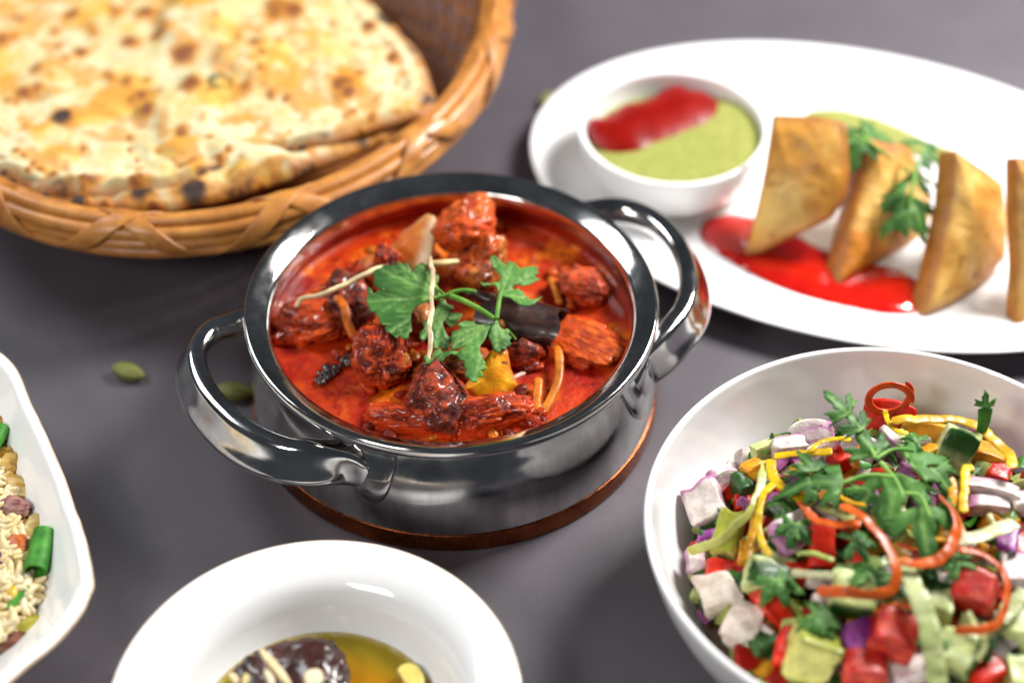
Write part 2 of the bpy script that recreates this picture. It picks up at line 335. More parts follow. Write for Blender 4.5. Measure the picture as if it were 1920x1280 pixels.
CH = [  # px, py, z, radii, rotation, seed, tone, label
    (868, 432, .66, (.150, .13, .125), (0, 10, 20), 11, 'orange', 'lumpy orange coated meat chunk standing highest at the back of the curry'),
    (905, 505, .55, (.13, .12, .14), (10, 0, 40), 12, 'brown', 'brown fatty meat chunk under the tall orange chunk'),
    (722, 505, .55, (.075, .09, .11), (0, 20, 0), 13, 'red', 'small dark red meat scrap beside the pale bone wedge'),
    (598, 600, .46, (.185, .13, .085), (0, 0, 25), 14, 'red', 'broad glossy red meat piece at the left side of the pot'),
    (655, 570, .50, (.12, .15, .10), (0, 0, -30), 15, 'dark', 'dark brown meat chunk left of the big coriander leaf'),
    (718, 680, .50, (.105, .14, .115), (0, 0, 25), 16, 'red', 'fissured red brown meat chunk in front of the coriander leaf'),
    (822, 745, .50, (.135, .145, .105), (8, -10, 40), 47, 'dark', 'large purple brown meat chunk nearest the front rim'),
    (902, 782, .47, (.15, .09, .085), (0, 0, 15), 18, 'red', 'sinewy red meat strip at the front rim right of the purple chunk'),
    (760, 790, .45, (.13, .07, .065), (0, 0, -12), 19, 'red', 'low rough red meat piece against the front rim below the purple chunk'),
    (1098, 533, .49, (.115, .10, .06), (0, 0, -20), 20, 'pink', 'pale glossy meat lump by the right wall of the pot'),
    (1085, 640, .46, (.165, .12, .05), (0, 0, -35), 21, 'orange', 'wide orange red meat lump right of the black bark'),
    (978, 668, .48, (.075, .05, .05), (0, 0, 5), 22, 'dark', 'small shiny dark lump in front of the black bark'),
    (700, 500, .46, (.08, .07, .05), (0, 0, 5), 23, 'tan', 'tan fat piece behind the left ginger shred'),
    (785, 592, .53, (.085, .11, .07), (0, 0, 30), 24, 'tan', 'tan rounded onion layer under the coriander between two leaves'),
    (850, 690, .48, (.14, .10, .075), (0, 0, 0), 25, 'brown', 'olive brown soft vegetable under the front coriander leaf'),
    (960, 770, .45, (.10, .06, .05), (0, 0, 20), 26, 'pink', 'small pinkish glossy scrap right of the sinewy strip'),
]
TON = dict(orange=((.34, .04, .008), (.72, .17, .014), (.56, .09, .010)), brown=((.13, .03, .008), (.56, .19, .03), (.38, .08, .012)), red=((.14, .014, .006), (.60, .09, .010), (.36, .03, .007)),
           dark=((.08, .018, .012), (.42, .06, .018), (.20, .035, .022)), pink=((.25, .03, .015), (.60, .16, .07), (.45, .05, .015)), tan=((.42, .15, .04), (.55, .25, .09), (.5, .16, .03)))
for px, py, zc, r, rot, sd, tone, lab in CH:
    c = at(px, py, zc); V, F, q, n1, n2, n3 = blob(c, np.array(r)*(1.0 if tone == 'tan' else 1.08), rot, sd, .12 if tone == 'tan' else .26, cuts=0 if tone == 'tan' else 4)
    A, B, Cc = TON[tone]; col = mixc(A, Cc, sm(n2, -.16, .06)); col = mixc(col, B, .9*sm(n3+.6*n2, -.02, .16)); col = mixc(col, np.array(A)*.5, .5*sm(-n3, .04, .14)); col = mixc(col, (.60, .075, .006), (.75 if tone == 'orange' else .55)*sm(fbm(V, 6, 3, sd+30), .54, .64)); col = mixc(col, (.60, .055, .005), .95*(1-sm(V[:, 2], .46, .52+.06*n2)))
    mk('meat_chunk' if tone != 'tan' else 'onion_piece', V, F, MAT['meat'], col=col, label=lab, cat='meat' if tone != 'tan' else 'onion')
parts = []; rc_ = np.random.RandomState(21)
for k in range(150):
    ci = CH[rc_.randint(len(CH))]; cw = at(ci[0], ci[1], .45); an = rc_.uniform(0, 6.283); dd = max(ci[3][:2])*rc_.uniform(.75, 1.7); x, y = cw[0]+dd*math.cos(an), cw[1]+dd*math.sin(an)
    if math.hypot(x, y) > .84: continue
    D, Fd = ico(3); sz = rc_.uniform(.010, .034); q = D*np.array([sz*rc_.uniform(1, 1.8), sz, sz*.6])*(1+.9*(fbm(D, 1.6, 3, k)-.5))[:, None]
    cb = [(.62, .10, .008), (.56, .05, .005), (.72, .20, .012), (.16, .018, .006), (.40, .03, .005)][rc_.randint(5)]
    parts.append((q@rotm((rc_.uniform(-20, 20), 0, rc_.uniform(0, 360))).T+np.array([x, y, .452+rc_.uniform(-.004, .012)]), Fd, mixc(np.array(cb)*.7, cb, sm(fbm(q, 40, 3, k), .3, .7))))
V, F, col = join(parts); mk('masala_crumbs', V, F, MAT['meat'], col=col, label='small crumbs of cooked masala clinging round the meat in the gravy', cat='spice', kind='stuff')
# the bone wedge: a thick three-cornered plate standing upright
def plate_piece(name, px_poly, p0, n, th, mat, colf, label, cat, rings=14, bulge=.0, seed=1, rough=.006, samples=90, back=True):
    P = np.array([on_plane(x, y, p0, np.array(n, float)) for x, y in px_poly]); n = np.array(n, float)/np.linalg.norm(n)
    if np.dot(n, CAM-P[0]) < 0: n = -n
    u = np.cross((0, 0, 1.0), n); u /= np.linalg.norm(u); v = np.cross(n, u); o = P.mean(0)
    pl = np.c_[(P-o)@u, (P-o)@v]
    # densify keeping corners fairly crisp
    seg = np.linalg.norm(np.roll(pl, -1, 0)-pl, axis=1); tot = seg.sum(); D = []
    for i in range(len(pl)):
        k = max(2, int(round(samples*seg[i]/tot)))
        for j in range(k): D.append(pl[i]+(pl[(i+1) % len(pl)]-pl[i])*j/k)
    D = np.array(D); D = (np.roll(D, 1, 0)+D*2+np.roll(D, -1, 0))/4
    G, rho, F = star_grid(D, D.mean(0), rings)
    W3 = o+G[:, :1]*u+G[:, 1:]*v
    hh = bulge*(1-rho**2.5)+rough*2*(fbm(W3, 12, 4, seed)-.5)*(1-rho**8)
    e = th*.5*(1-.22*rho**12)
    A_ = W3+n*(hh+e-th*.5)[:, None]; B_ = W3-n*(hh*.6+e+th*.5)[:, None]
    V, F2 = solid(A_, F, B_-A_)
    col = np.vstack([colf(W3, G, rho), colf(W3, G, rho)])
    return mk(name, V, F2, mat, col=col, label=label, cat=cat, sharp=50)
def bonecol(W3, G, rho):
    c = mixc((.88, .52, .13), (.74, .20, .012), sm(fbm(W3, 9, 4, 4), .42, .62)); c = mixc(c, (.92, .80, .50), .8*sm(G[:, 0], .03, .09)); return mixc(c, (.45, .06, .01), sm(rho, .8, 1)*sm(-G[:, 0], -.06, .02))
plate_piece('bone_wedge', [(708, 500), (722, 474), (752, 436), (800, 400), (812, 404), (815, 430), (806, 492), (775, 522), (720, 520)], at(770, 500, .52), (-.25, -.62, .70), .045, MAT['bone'], bonecol, 'pale cut wedge of bone standing beside the orange meat chunk', 'bone', seed=3)
def orangecol(W3, G, rho):
    c = mixc((.88, .33, .008), (.92, .47, .014), sm(fbm(W3, 7, 3, 9), .35, .6)); c = mixc(c, (.55, .10, .01), sm(rho, .75, 1)*.7); return mixc(c, (.2, .05, .01), sm(fbm(W3, 45, 2, 3), .72, .8))
plate_piece('pepper_slice', [(938, 648), (952, 655), (958, 690), (972, 722), (950, 742), (905, 748), (850, 742), (870, 722), (898, 690), (922, 655)], at(915, 715, .53), (.1, -.6, .7), .035, MAT['soft'], orangecol, 'large orange pepper slice in front of the coriander', 'pepper', bulge=.03, seed=5)
def strip(pts, w, h, colr, mat, label, cat, name='strip', n=60, taper=.12, wob=.0, seed=1, up=(0, 0, 1), cvar=.40, col2=None, twist=None, sides=10, power=3.0, group=None):
    P = spline(pts, n); s_ = np.linspace(0, 1, n); w = w*(1+.30*(fbm(np.c_[s_*4, 0*s_, 0*s_+seed], 1.5, 3, seed)-.5)*2)
    if wob: P = P+wob*2*(np.stack([fbm(P, 14, 3, seed), fbm(P, 14, 3, seed+1), fbm(P, 14, 3, seed+2)], 1)-.5)
    V, F = tube(P, w, h, sides, up=up, taper=taper, power=power, twist=None if twist is None else np.linspace(0, twist, n))
    V = V+.10*w.mean()*1.2*(np.stack([fbm(V, 30, 3, seed), fbm(V, 30, 3, seed+4), fbm(V, 30, 3, seed+8)], 1)-.5)
    t = sm(fbm(V, 10, 3, seed+9), .35, .65); col = mixc(np.array(colr)*(1-cvar), np.array(colr), t) if col2 is None else mixc(colr, col2, t)
    return mk(name, V, F, mat, col=col, label=label, cat=cat, group=group)
def pz(l): return [at(x, y, z) for x, y, z in l]
YO = (.72, .26, .012)
strip(pz([(1045, 648, .51), (1049, 680, .50), (1046, 715, .49), (1030, 752, .47), (1012, 782, .45)]), .022, .014, (.74, .22, .010), MAT['soft'], 'long orange pepper strip near the right front rim', 'pepper', 'pepper_strip', power=3)
strip(pz([(1010, 708, .49), (1008, 735, .48), (1004, 775, .45)]), .022, .014, (.72, .19, .010), MAT['soft'], 'short orange pepper strip left of the long one', 'pepper', 'pepper_strip')
strip(pz([(1030, 520, .49), (1042, 545, .49), (1050, 572, .47)]), .020, .013, (.70, .20, .012), MAT['soft'], 'thin orange pepper strip by the right coriander leaf', 'pepper', 'pepper_strip')
strip(pz([(628, 555, .60), (645, 575, .60), (652, 605, .57), (668, 638, .52)]), .024, .018, (.70, .16, .012), MAT['soft'], 'orange pepper strip over the dark meat at left', 'pepper', 'pepper_strip')
strip(pz([(938, 600, .60), (944, 612, .6), (943, 622, .58)]), .010, .008, (.74, .22, .012), MAT['soft'], 'tiny orange pepper tip behind the front leaf', 'pepper', 'pepper_strip')
strip(pz([(758, 662, .64), (764, 672, .64), (760, 684, .63)]), .012, .012, (.74, .28, .02), MAT['soft'], 'orange crumb stuck on the fissured meat chunk', 'pepper', 'pepper_crumb', taper=.3)
strip(pz([(940, 735, .50), (958, 712, .51), (985, 698, .50)]), .012, .008, (.72, .42, .36), MAT['soft'], 'pale pink onion shred beside the large orange slice', 'onion', 'onion_shred')
strip(pz([(950, 772, .51), (962, 762, .51), (974, 752, .50)]), .014, .009, (.72, .40, .34), MAT['soft'], 'short pale pink onion shred near the front rim', 'onion', 'onion_shred', taper=.3)
GI = (.92, .74, .42)
strip(pz([(551, 579, .55), (562, 566, .58), (567, 560, .60), (600, 553, .64), (640, 536, .68), (672, 519, .70), (705, 504, .71), (722, 498, .68)]), .0125, .010, GI, MAT['strip'], 'long pale ginger shred lying over the left meat', 'ginger', 'ginger_shred', 110, wob=.010, seed=3)
strip(pz([(806, 478, .73), (809, 500, .76), (812, 525, .775), (808, 555, .775), (809, 580, .77), (806, 610, .76), (809, 630, .75), (805, 655, .73), (807, 674, .72)]), .0125, .009, (.86, .68, .42), MAT['strip'], 'crinkled ginger shred hanging down across the coriander', 'ginger', 'ginger_shred', 130, wob=.012, seed=8)
strip(pz([(803, 494, .735), (830, 493, .735), (860, 490, .71)]), .017, .013, (.82, .58, .26), MAT['strip'], 'short straight ginger stick behind the hanging shred', 'ginger', 'ginger_stick', taper=.05)
# the piece of bark: a curled half-open roll
A0, A1 = at(905, 588, .53), at(1050, 614, .53); n, mm = 60, 26
ax = A1-A0; L = np.linalg.norm(ax); ax /= L; b = np.cross((0, 0, 1.0), ax); b /= np.linalg.norm(b); c3 = np.cross(ax, b)
th = np.linspace(math.radians(-25), math.radians(212), mm); V = []
for i in range(n):
    s = i/(n-1); r = .128+.014*math.sin(5*s); end = .012*np.sin(3*th+1)*(s-.5)*2
    for j in range(mm): V.append(A0+ax*(s*L+end[j]*1.5)+b*(r*math.cos(th[j]))+c3*(r*.70*math.sin(th[j])))
V = np.array(V); ctr = A0+ax*((V-A0)@ax)[:, None]; dirv = ctr-V; dirv /= np.linalg.norm(dirv, axis=1)[:, None]
V = V+dirv*(.012*(fbm(V, 12, 4, 2)-.5))[:, None]
V2, F2 = solid(V, grid_faces(n, mm, False, False).tolist(), dirv*.014)
mk('bark_piece', V2, F2, MAT['bark'], label='black curled piece of cinnamon bark behind the coriander', cat='spice', sharp=60)
D, F = ico(4); V = D*np.array([.11, .03, .03])*(1+.3*(fbm(D, 3, 3, 4)-.5))[:, None]; mk('dried_chilli', V@rotm((0, 0, -25)).T+at(905, 558, .60), F, MAT['bark'], label='thin dark charred sliver above the black bark', cat='spice')
# dark burnt herb fragments floating at the left front
fr = []
for k in range(26):
    t = rng.rand(); px = 640-42*t+rng.randn()*6; py = 668+45*t+rng.randn()*6
    if k > 18: px, py = 655+rng.randn()*14, 672+rng.randn()*5
    D, F = ico(2); s = .008+.014*rng.rand(); V = D*np.array([s*1.8, s, s*.5])*(1+.5*(fbm(D, 2, 2, k)-.5))[:, None]
    fr.append((V@rotm((0, 0, rng.rand()*180)).T+at(px, py, .452), F))
V, F, _ = join(fr); mk('burnt_herb', V, F, MAT['bark'], label='trail of black burnt herb bits floating at the left front of the gravy', cat='herb', kind='stuff')
# ------------------------------------------------------------------ coriander
def veins(G, base, tips, w):
    d = np.full(len(G), 9.0)
    for t in tips:
        a, b = np.array(base), np.array(t); ab = b-a; k = np.clip(((G-a)@ab)/(ab@ab), 0, 1); d = np.minimum(d, np.linalg.norm(G-(a+k[:, None]*ab), axis=1))
    return np.exp(-(d/w)**2)
LEAFD, LEAFL = (.020, .085, .012), (.085, .235, .040)
def leaf_from_px(poly, base, tips, zf, parent, spacing=.0135, seed=1, light=.4, scale=4.571, ox=660, oy=440):
    W2 = lambda q: np.array([at(ox+x/scale, oy+y/scale, .62)[:2] for x, y in q])
    pw = W2(poly); seg = []
    for i in range(len(pw)):
        a, b = pw[i], pw[(i+1) % len(pw)]; k = max(1, int(np.linalg.norm(b-a)/.009))
        for j in range(k): seg.append(a+(b-a)*j/k)
    seg = np.array(seg); seg = (np.roll(seg, 1, 0)+4*seg+np.roll(seg, -1, 0))/6
    G, F = flat_mesh(seg, spacing); bw = W2([base])[0]; tw = W2(tips)
    vz = veins(G, bw, tw, .0065); sec = []
    for t in tw:
        for k in (.35, .55, .75):
            m_ = bw+(t-bw)*k; d = (t-bw)*.28; pr = np.array([-d[1], d[0]])*.8
            sec.append((m_, [m_+d+pr, m_+d-pr]))
    v2 = np.zeros(len(G))
    for m_, ts in sec: v2 = np.maximum(v2, veins(G, m_, ts, .0042))
    # place every point on the sight line through the photo plane but at the leaf's own height
    zz = np.array([zf(*g) for g in G]); d3 = np.c_[G, np.full(len(G), .62)]-CAM; V = CAM+d3*((zz-CAM[2])/(.62-CAM[2]))[:, None]
    V[:, 2] += .010*2*(fbm(np.c_[G, 0*zz], 9, 3, seed)-.5)-.010*vz-.006*v2
    t = sm(fbm(np.c_[G, 0*zz], 7, 3, seed+2), .3, .7)*.6+light-.2
    col = mixc(LEAFD, LEAFL, np.clip(t, 0, 1)); col = mixc(col, (.22, .38, .11), np.clip(vz*.75+v2*.40, 0, 1))
    V2, F2 = solid(V, F, np.tile((0, 0, -.0035), (len(V), 1)))
    return mk('leaf', V2, F2, MAT['leaf'], parent, col=np.vstack([col, mixc(col, (.20, .33, .12), np.full(len(col), .5))]))
sp = thing('coriander_sprig', 'fresh green coriander sprig laid on top of the red curry', 'herb', tuple(at(860, 600, .55)))
LA = [(775, 520), (740, 470), (720, 440), (715, 415), (745, 380), (740, 340), (715, 330), (690, 300), (655, 300), (640, 260), (610, 235), (580, 235), (565, 258), (532, 268), (526, 298), (552, 332), (515, 300), (497, 280), (480, 245), (455, 232), (435, 255), (410, 226), (385, 230), (375, 255), (345, 270), (330, 260), (290, 256), (260, 262), (245, 288), (215, 285), (185, 310), (180, 340), (197, 375), (182, 405), (195, 440), (230, 462), (270, 478), (318, 490), (372, 518), (315, 500), (260, 486), (222, 470), (205, 490), (185, 500), (168, 470), (135, 440), (125, 480), (140, 512), (120, 550), (130, 590), (150, 620), (160, 660), (207, 658), (212, 690), (235, 725), (248, 762), (300, 768), (276, 800), (300, 830), (340, 850), (380, 890), (412, 850), (420, 880), (445, 890), (480, 890), (490, 850), (485, 820), (515, 818), (510, 770), (500, 720), (510, 660), (540, 620), (590, 592), (650, 575), (700, 556), (775, 532)]
LB = [(795, 535), (770, 560), (740, 590), (715, 640), (690, 670), (660, 700), (640, 730), (600, 760), (625, 790), (580, 840), (575, 880), (610, 915), (650, 870), (670, 840), (690, 870), (690, 950), (710, 980), (735, 970), (755, 940), (770, 985), (800, 985), (830, 960), (850, 900), (835, 870), (800, 820), (780, 780), (780, 740), (800, 720), (830, 690), (850, 640), (875, 625), (865, 590), (840, 585), (815, 580), (800, 550)]
LB2 = [(780, 735), (830, 690), (850, 675), (900, 675), (930, 675), (950, 695), (925, 715), (930, 740), (905, 745), (890, 770), (870, 780), (850, 800), (820, 770)]
LC = [(1210, 735), (1160, 742), (1120, 755), (1060, 755), (1040, 735), (1000, 740), (970, 735), (940, 745), (900, 770), (915, 790), (950, 795), (920, 810), (880, 820), (850, 815), (855, 850), (840, 870), (850, 910), (860, 950), (840, 985), (920, 965), (990, 920), (960, 952), (920, 985), (850, 992), (800, 998), (760, 985), (745, 960), (715, 980), (690, 1000), (690, 1050), (620, 1035), (615, 1060), (640, 1085), (600, 1110), (680, 1100), (740, 1082), (780, 1085), (790, 1060), (840, 1030), (860, 1010), (870, 1035), (900, 1030), (910, 1060), (935, 1085), (960, 1080), (965, 1110), (960, 1130), (980, 1150), (965, 1170), (970, 1210), (1000, 1210), (1010, 1240), (1050, 1265), (1080, 1255), (1080, 1215), (1120, 1220), (1125, 1190), (1095, 1155), (1150, 1160), (1155, 1130), (1130, 1110), (1150, 1090), (1120, 1060), (1105, 1020), (1095, 980), (1100, 940), (1140, 890), (1155, 860), (1180, 780)]
LD = [(1228, 722), (1186, 780), (1160, 860), (1190, 910), (1210, 970), (1225, 1000), (1245, 990), (1265, 1015), (1285, 975), (1320, 990), (1325, 950), (1345, 955), (1370, 925), (1345, 900), (1370, 870), (1340, 850), (1355, 810), (1330, 785), (1310, 792), (1280, 790), (1260, 750), (1250, 725)]
LE = [(1258, 520), (1256, 490), (1240, 440), (1210, 425), (1175, 428), (1120, 432), (1090, 406), (1140, 418), (1165, 405), (1175, 420), (1215, 412), (1260, 380), (1285, 350), (1250, 320), (1220, 280), (1180, 215), (1190, 175), (1220, 165), (1250, 190), (1270, 215), (1300, 240), (1330, 260), (1325, 220), (1345, 215), (1365, 235), (1385, 230), (1410, 260), (1440, 290), (1480, 280), (1540, 270), (1590, 270), (1595, 300), (1580, 320), (1610, 325), (1555, 350), (1585, 370), (1620, 372), (1590, 390), (1540, 415), (1490, 435), (1430, 420), (1390, 420), (1365, 440), (1400, 458), (1430, 450), (1440, 480), (1475, 490), (1480, 520), (1540, 540), (1590, 540), (1640, 515), (1600, 548), (1560, 588), (1500, 610), (1440, 605), (1390, 570), (1360, 540), (1310, 527), (1285, 527)]
xw = lambda px, py: at(px, py, .62)[:2]
bA = xw(828, 553); bC = xw(923, 600); bE = xw(938, 550); bB = xw(832, 557)
leaf_from_px(LA, (775, 525), [(270, 300), (420, 250), (600, 255), (150, 560), (330, 820), (460, 860), (720, 340)], lambda x, y: .70-.10*((x-bA[0])**2+(y-bA[1])**2)+.20*max(0, y-bA[1]), sp, seed=1, light=.26)
leaf_from_px(LB, (795, 540), [(720, 960), (610, 880), (850, 610), (820, 950)], lambda x, y: .685-.12*np.hypot(x-bB[0], y-bB[1]), sp, seed=2, light=.20)
leaf_from_px(LB2, (790, 735), [(930, 690), (870, 770)], lambda x, y: .63, sp, seed=3, light=.20)
leaf_from_px(LC, (1205, 738), [(860, 860), (930, 770), (1050, 1240), (640, 1070), (880, 1010), (1130, 1130)], lambda x, y: .70-.10*np.hypot(x-bC[0], y-bC[1])-.15*max(0, np.hypot(x-bC[0], y-bC[1])-.2)**2, sp, seed=4, light=.52)
leaf_from_px(LD, (1225, 730), [(1260, 990), (1350, 880), (1330, 800)], lambda x, y: .70-.28*np.hypot(x-bC[0], y-bC[1]), sp, seed=5, light=.26)
leaf_from_px(LE, (1275, 500), [(1210, 190), (1380, 250), (1570, 300), (1560, 380), (1600, 550), (1120, 425)], lambda x, y: .72+.10*max(0, y-bE[1])-.06*abs(x-bE[0]), sp, seed=6, light=.75)
def stem(pts, r, parent, c1=(.10, .26, .03), c2=(.22, .42, .07), name='stem'):
    P = spline(pts, 50); V, F = tube(P, np.linspace(r, r*.8, 50), None, 8, taper=.04)
    mk(name, V, F, MAT['leaf'], parent, col=mixc(c1, c2, sm(fbm(V, 12, 2, 1), .3, .7)))
zx = lambda l: [at(660+x/4.571, 440+y/4.571, z) for x, y, z in l]
stem(zx([(835, 522, .715), (950, 565, .72), (1100, 640, .72), (1222, 722, .71)]), .0145, sp)
stem(zx([(1070, 490, .72), (960, 475, .73), (870, 490, .725), (800, 520, .715), (700, 545, .705), (560, 575, .69)]), .011, sp)
stem(zx([(1238, 725, .71), (1250, 640, .725), (1270, 520, .73), (1300, 440, .735)]), .0125, sp)
stem(zx([(800, 520, .715), (740, 470, .71), (715, 430, .705)]), .008, sp)
stem(zx([(1340, 830, .60), (1400, 900, .55)]), .011, sp, (.08, .16, .03), (.14, .24, .04))
# ------------------------------------------------------------------ the oval plate
PC, PA, PB, PR = (2.204, 1.512), 1.863, 1.278, math.radians(158.5)
pl = thing('oval_plate', 'large white oval serving plate holding samosas and a dip cup', 'plate', (PC[0], PC[1], 0))
prof = [(.001, .045), (.40, .045), (.66, .047), (.73, .058), (.80, .092), (.90, .124), (.965, .143), (.988, .150), (.999, .147), (1.0, .138), (.985, .128), (.90, .098), (.80, .062), (.72, .03), (.68, .012), (.64, .004), (.60, .012), (.001, .014)]
V, F = lathe(prof, 220, (PC[0], PC[1], 0), (PA, PB), PR, sub=110); mk('plate_body', V, F, MAT['china'], pl)
cupc = at(1262, 251, .40)
cc = (1.202, 1.719)
cup = thing('dip_cup', 'small round white cup of green dip standing on the oval plate', 'cup', (cc[0], cc[1], .047))
prof = [(.001, .075), (.30, .078), (.40, .11), (.455, .19), (.482, .28), (.494, .37), (.500, .392), (.515, .400), (.530, .396), (.535, .382), (.530, .34), (.515, .25), (.48, .15), (.42, .085), (.36, .062), (.345, .048), (.33, .050), (.001, .052)]
V, F = lathe(prof, 140, (cc[0], cc[1], 0), sub=90); mk('cup_body', V, F, MAT['china'], cup)
a = np.linspace(0, 2*np.pi, 140, endpoint=False)
G, rho, F = star_grid(np.c_[cc[0]+.488*np.cos(a), cc[1]+.488*np.sin(a)], cc, 30)
mk('green_chutney', np.c_[G,   .338-.085*sm((G[:, 1]-cc[1])*.80-(G[:, 0]-cc[0])*.60, -.08, .40)+.012*(fbm(np.c_[G, 0*rho], 5, 3, 4)-.5)+.004*sm(rho, .93, 1)], F, MAT['chutney'], label='smooth pale green chutney filling the small white cup', cat='sauce')
def puddle(name, pxpoly, scale, ox, oy, z0, h, mat, label, cat, seed=1, n=140, rings=24, edge=3.0, surf=None):
    P = np.array([at(ox+x/scale, oy+y/scale, z0)[:2] for x, y in pxpoly]); O = spline(P, n, True); c = P.mean(0)
    return O, c, seed, h, rings, edge
def mound(name, pxpoly, scale, ox, oy, z0, h, mat, label, cat, seed=1, spacing=.03, exp=.16, lump=.3):
    P = np.array([at(ox+x/scale, oy+y/scale, z0)[:2] for x, y in pxpoly]); O = spline(P, max(60, 3*len(P)), True)
    G, F = flat_mesh(O, spacing); d = np.min(np.linalg.norm(G[:, None]-O[None], axis=2), 1)
    hh = h*(1-np.exp(-(d/exp)))*(1+lump*2*(fbm(np.c_[G, 0*d], 5, 3, seed)-.5)); hh = np.where(d < 1e-4, -.004, hh+.006*(1-np.exp(-d/.02)))
    return mk(name, np.c_[G, z0+hh], F, mat, label=label, cat=cat)
mound('ketchup_dollop', [(170, 520), (215, 470), (330, 455), (420, 400), (520, 345), (650, 320), (740, 290), (820, 225), (900, 190), (1000, 185), (1080, 225), (1170, 230), (1260, 275), (1315, 340), (1330, 420), (1310, 480), (1230, 560), (1130, 600), (1000, 650), (880, 690), (760, 730), (680, 780), (540, 792), (420, 765), (325, 725), (240, 670), (185, 600)],
      4.5725, 1060, 120, .312, .075, MAT['ketchup'], 'thick dark red ketchup dollop on the green dip', 'sauce', 3, .026, .12, .12)
mound('chilli_sauce_smear', [(25, 780), (40, 730), (90, 710), (180, 705), (260, 730), (300, 760), (340, 790), (400, 780), (430, 800), (480, 830), (540, 850), (600, 880), (680, 895), (760, 910), (840, 940), (870, 970), (872, 1040), (850, 1085), (760, 1100), (690, 1090), (600, 1065), (500, 1040), (400, 1010), (300, 970), (200, 920), (120, 870), (60, 830)],
      2.0645, 1300, 60, .056, .022, MAT['sauce'], 'bright red chilli sauce smear on the plate under the samosa tips', 'sauce', 5, .03, .06, .6)
mound('chutney_smear', [(430, 320), (470, 300), (540, 295), (620, 308), (720, 335), (820, 375), (920, 425), (1010, 455), (1085, 505), (1040, 530), (940, 510), (840, 470), (700, 430), (590, 400), (480, 360)],
      2.0645, 1300, 60, .052, .02, MAT['chutney'], 'streak of green chutney on the plate behind the samosas', 'sauce', 6, .035, .06)
def pastcol(seed, dark):
    def f(W3, G, rho):
        t = sm(fbm(W3, 4.2, 4, seed), .34, .64); c = mixc((.60, .28, .035), (.74, .47, .13), t); c = mixc(c, (.56, .20, .014), np.clip(dark*sm(fbm(W3, 3, 3, seed+5), .38, .62), 0, 1)); c = mixc(c, (.36, .12, .012), .7*sm(fbm(W3, 17, 2, seed+8), .70, .78))
        c = mixc(c, (.34, .11, .012), .75*sm(rho, .93, .975)); return mixc(c, (.42, .14, .015), .6*sm(rho, .80, 1)*sm(fbm(W3, 8, 2, seed+2), .3, .6))
    return f
def z5(l): return [(1300+x/2.0645, 60+y/2.0645) for x, y in l]
def samosa(poly, tip, n, th, label, seed, dark, bulge):
    o = plate_piece('samosa', z5(poly), at(1300+tip[0]/2.0645, 60+tip[1]/2.0645, .09), n, th, MAT['pastry'], pastcol(seed, dark), label, 'pastry', 20, bulge, seed, .014, 130)
    return o
samosa([(306, 322), (400, 325), (500, 330), (585, 350), (592, 430), (600, 540), (585, 640), (530, 720), (400, 780), (265, 852), (195, 862), (235, 720), (270, 560), (290, 440)], (200, 860), (-.30, -.70, .62), .08, 'pale golden samosa next to the dip cup showing its broad face', 31, .15, .07)
samosa([(690, 412), (760, 430), (835, 440), (905, 560), (935, 700), (880, 800), (740, 880), (620, 950), (565, 978), (600, 800), (650, 610)], (560, 975), (.55, -.62, .55), .14, 'brown samosa leaning between the pale one and the third with coriander on it', 32, 1.2, .05)
samosa([(1022, 455), (1080, 500), (1150, 545), (1205, 590), (1225, 740), (1215, 880), (1130, 970), (1000, 1060), (900, 1095), (960, 860), (1005, 650)], (905, 1090), (.50, -.66, .56), .15, 'golden samosa standing third from the dip cup', 33, .6, .06)
samosa([(1250, 486), (1300, 490), (1420, 560), (1440, 800), (1400, 960), (1340, 1080), (1270, 1150), (1248, 1142), (1262, 900), (1250, 690)], (1255, 1145), (.35, -.70, .60), .10, 'samosa cut off by the right edge of the picture', 34, .7, .05)
def fan_leaf(c, L, az, tilt, roll, parent, seed, light=.3, lobes=3, spread=72, curl=.25, dark=1.0):
    """one coriander leaflet: lobed and toothed outline fanned from its base"""
    th = np.linspace(-spread*1.15, spread*1.15, 72); r = np.zeros_like(th)
    for k in range(lobes):
        m_ = -spread+2*spread*k/(lobes-1) if lobes > 1 else 0
        r = np.maximum(r, np.exp(-((th-m_)/(spread*.44))**4)*(1.0 if k == lobes//2 else .86))
    rs = np.random.RandomState(seed); r = .30+.70*r; r *= 1+.20*np.cos(np.radians(th)*360/spread*1.5+rs.rand()*.6)+.07*np.sin(np.radians(th)*360/spread*4+rs.rand()*6)+.03*rs.randn(72)
    t = np.radians(th); O = np.c_[np.cos(t)*r, np.sin(t)*r]; O = np.vstack([O, [[-.03, .0]]])*L
    G, F = flat_mesh(O, L*.11); rr = np.hypot(G[:, 0], G[:, 1])
    tips = [(L*math.cos(math.radians(m_)), L*math.sin(math.radians(m_))) for m_ in np.linspace(-spread, spread, lobes)]
    vz = veins(G, (0, 0), tips, L*.03)
    Z = -curl*rr**2/L+L*.10*2*(fbm(np.c_[G/L, 0*rr], 3, 3, seed)-.5)-L*.05*vz
    V = np.c_[G, Z]@rotm((roll, tilt, az)).T+np.array(c)
    col = mixc(LEAFD, LEAFL, np.clip(light-.25+.6*sm(fbm(V, 9, 3, seed), .3, .7), 0, 1))*dark; col = mixc(col, np.array((.22, .40, .10))*dark, vz*.8)
    V2, F2 = solid(V, F, np.tile((0, 0, -.003), (len(V), 1)))
    return mk('leaf', V2, F2, MAT['leaf'], parent, col=np.vstack([col, col]))
g = thing('coriander_garnish', 'dark coriander tuft between the pale and the brown samosa', 'herb', tuple(at(1610, 255, .5)))
for k, (px, py, az) in enumerate([(1605, 252, 160), (1612, 255, 60), (1608, 262, 250), (1622, 250, 10)]): fan_leaf(at(px, py, .56), .17, az, 12, 8, g, 60+k, .12)
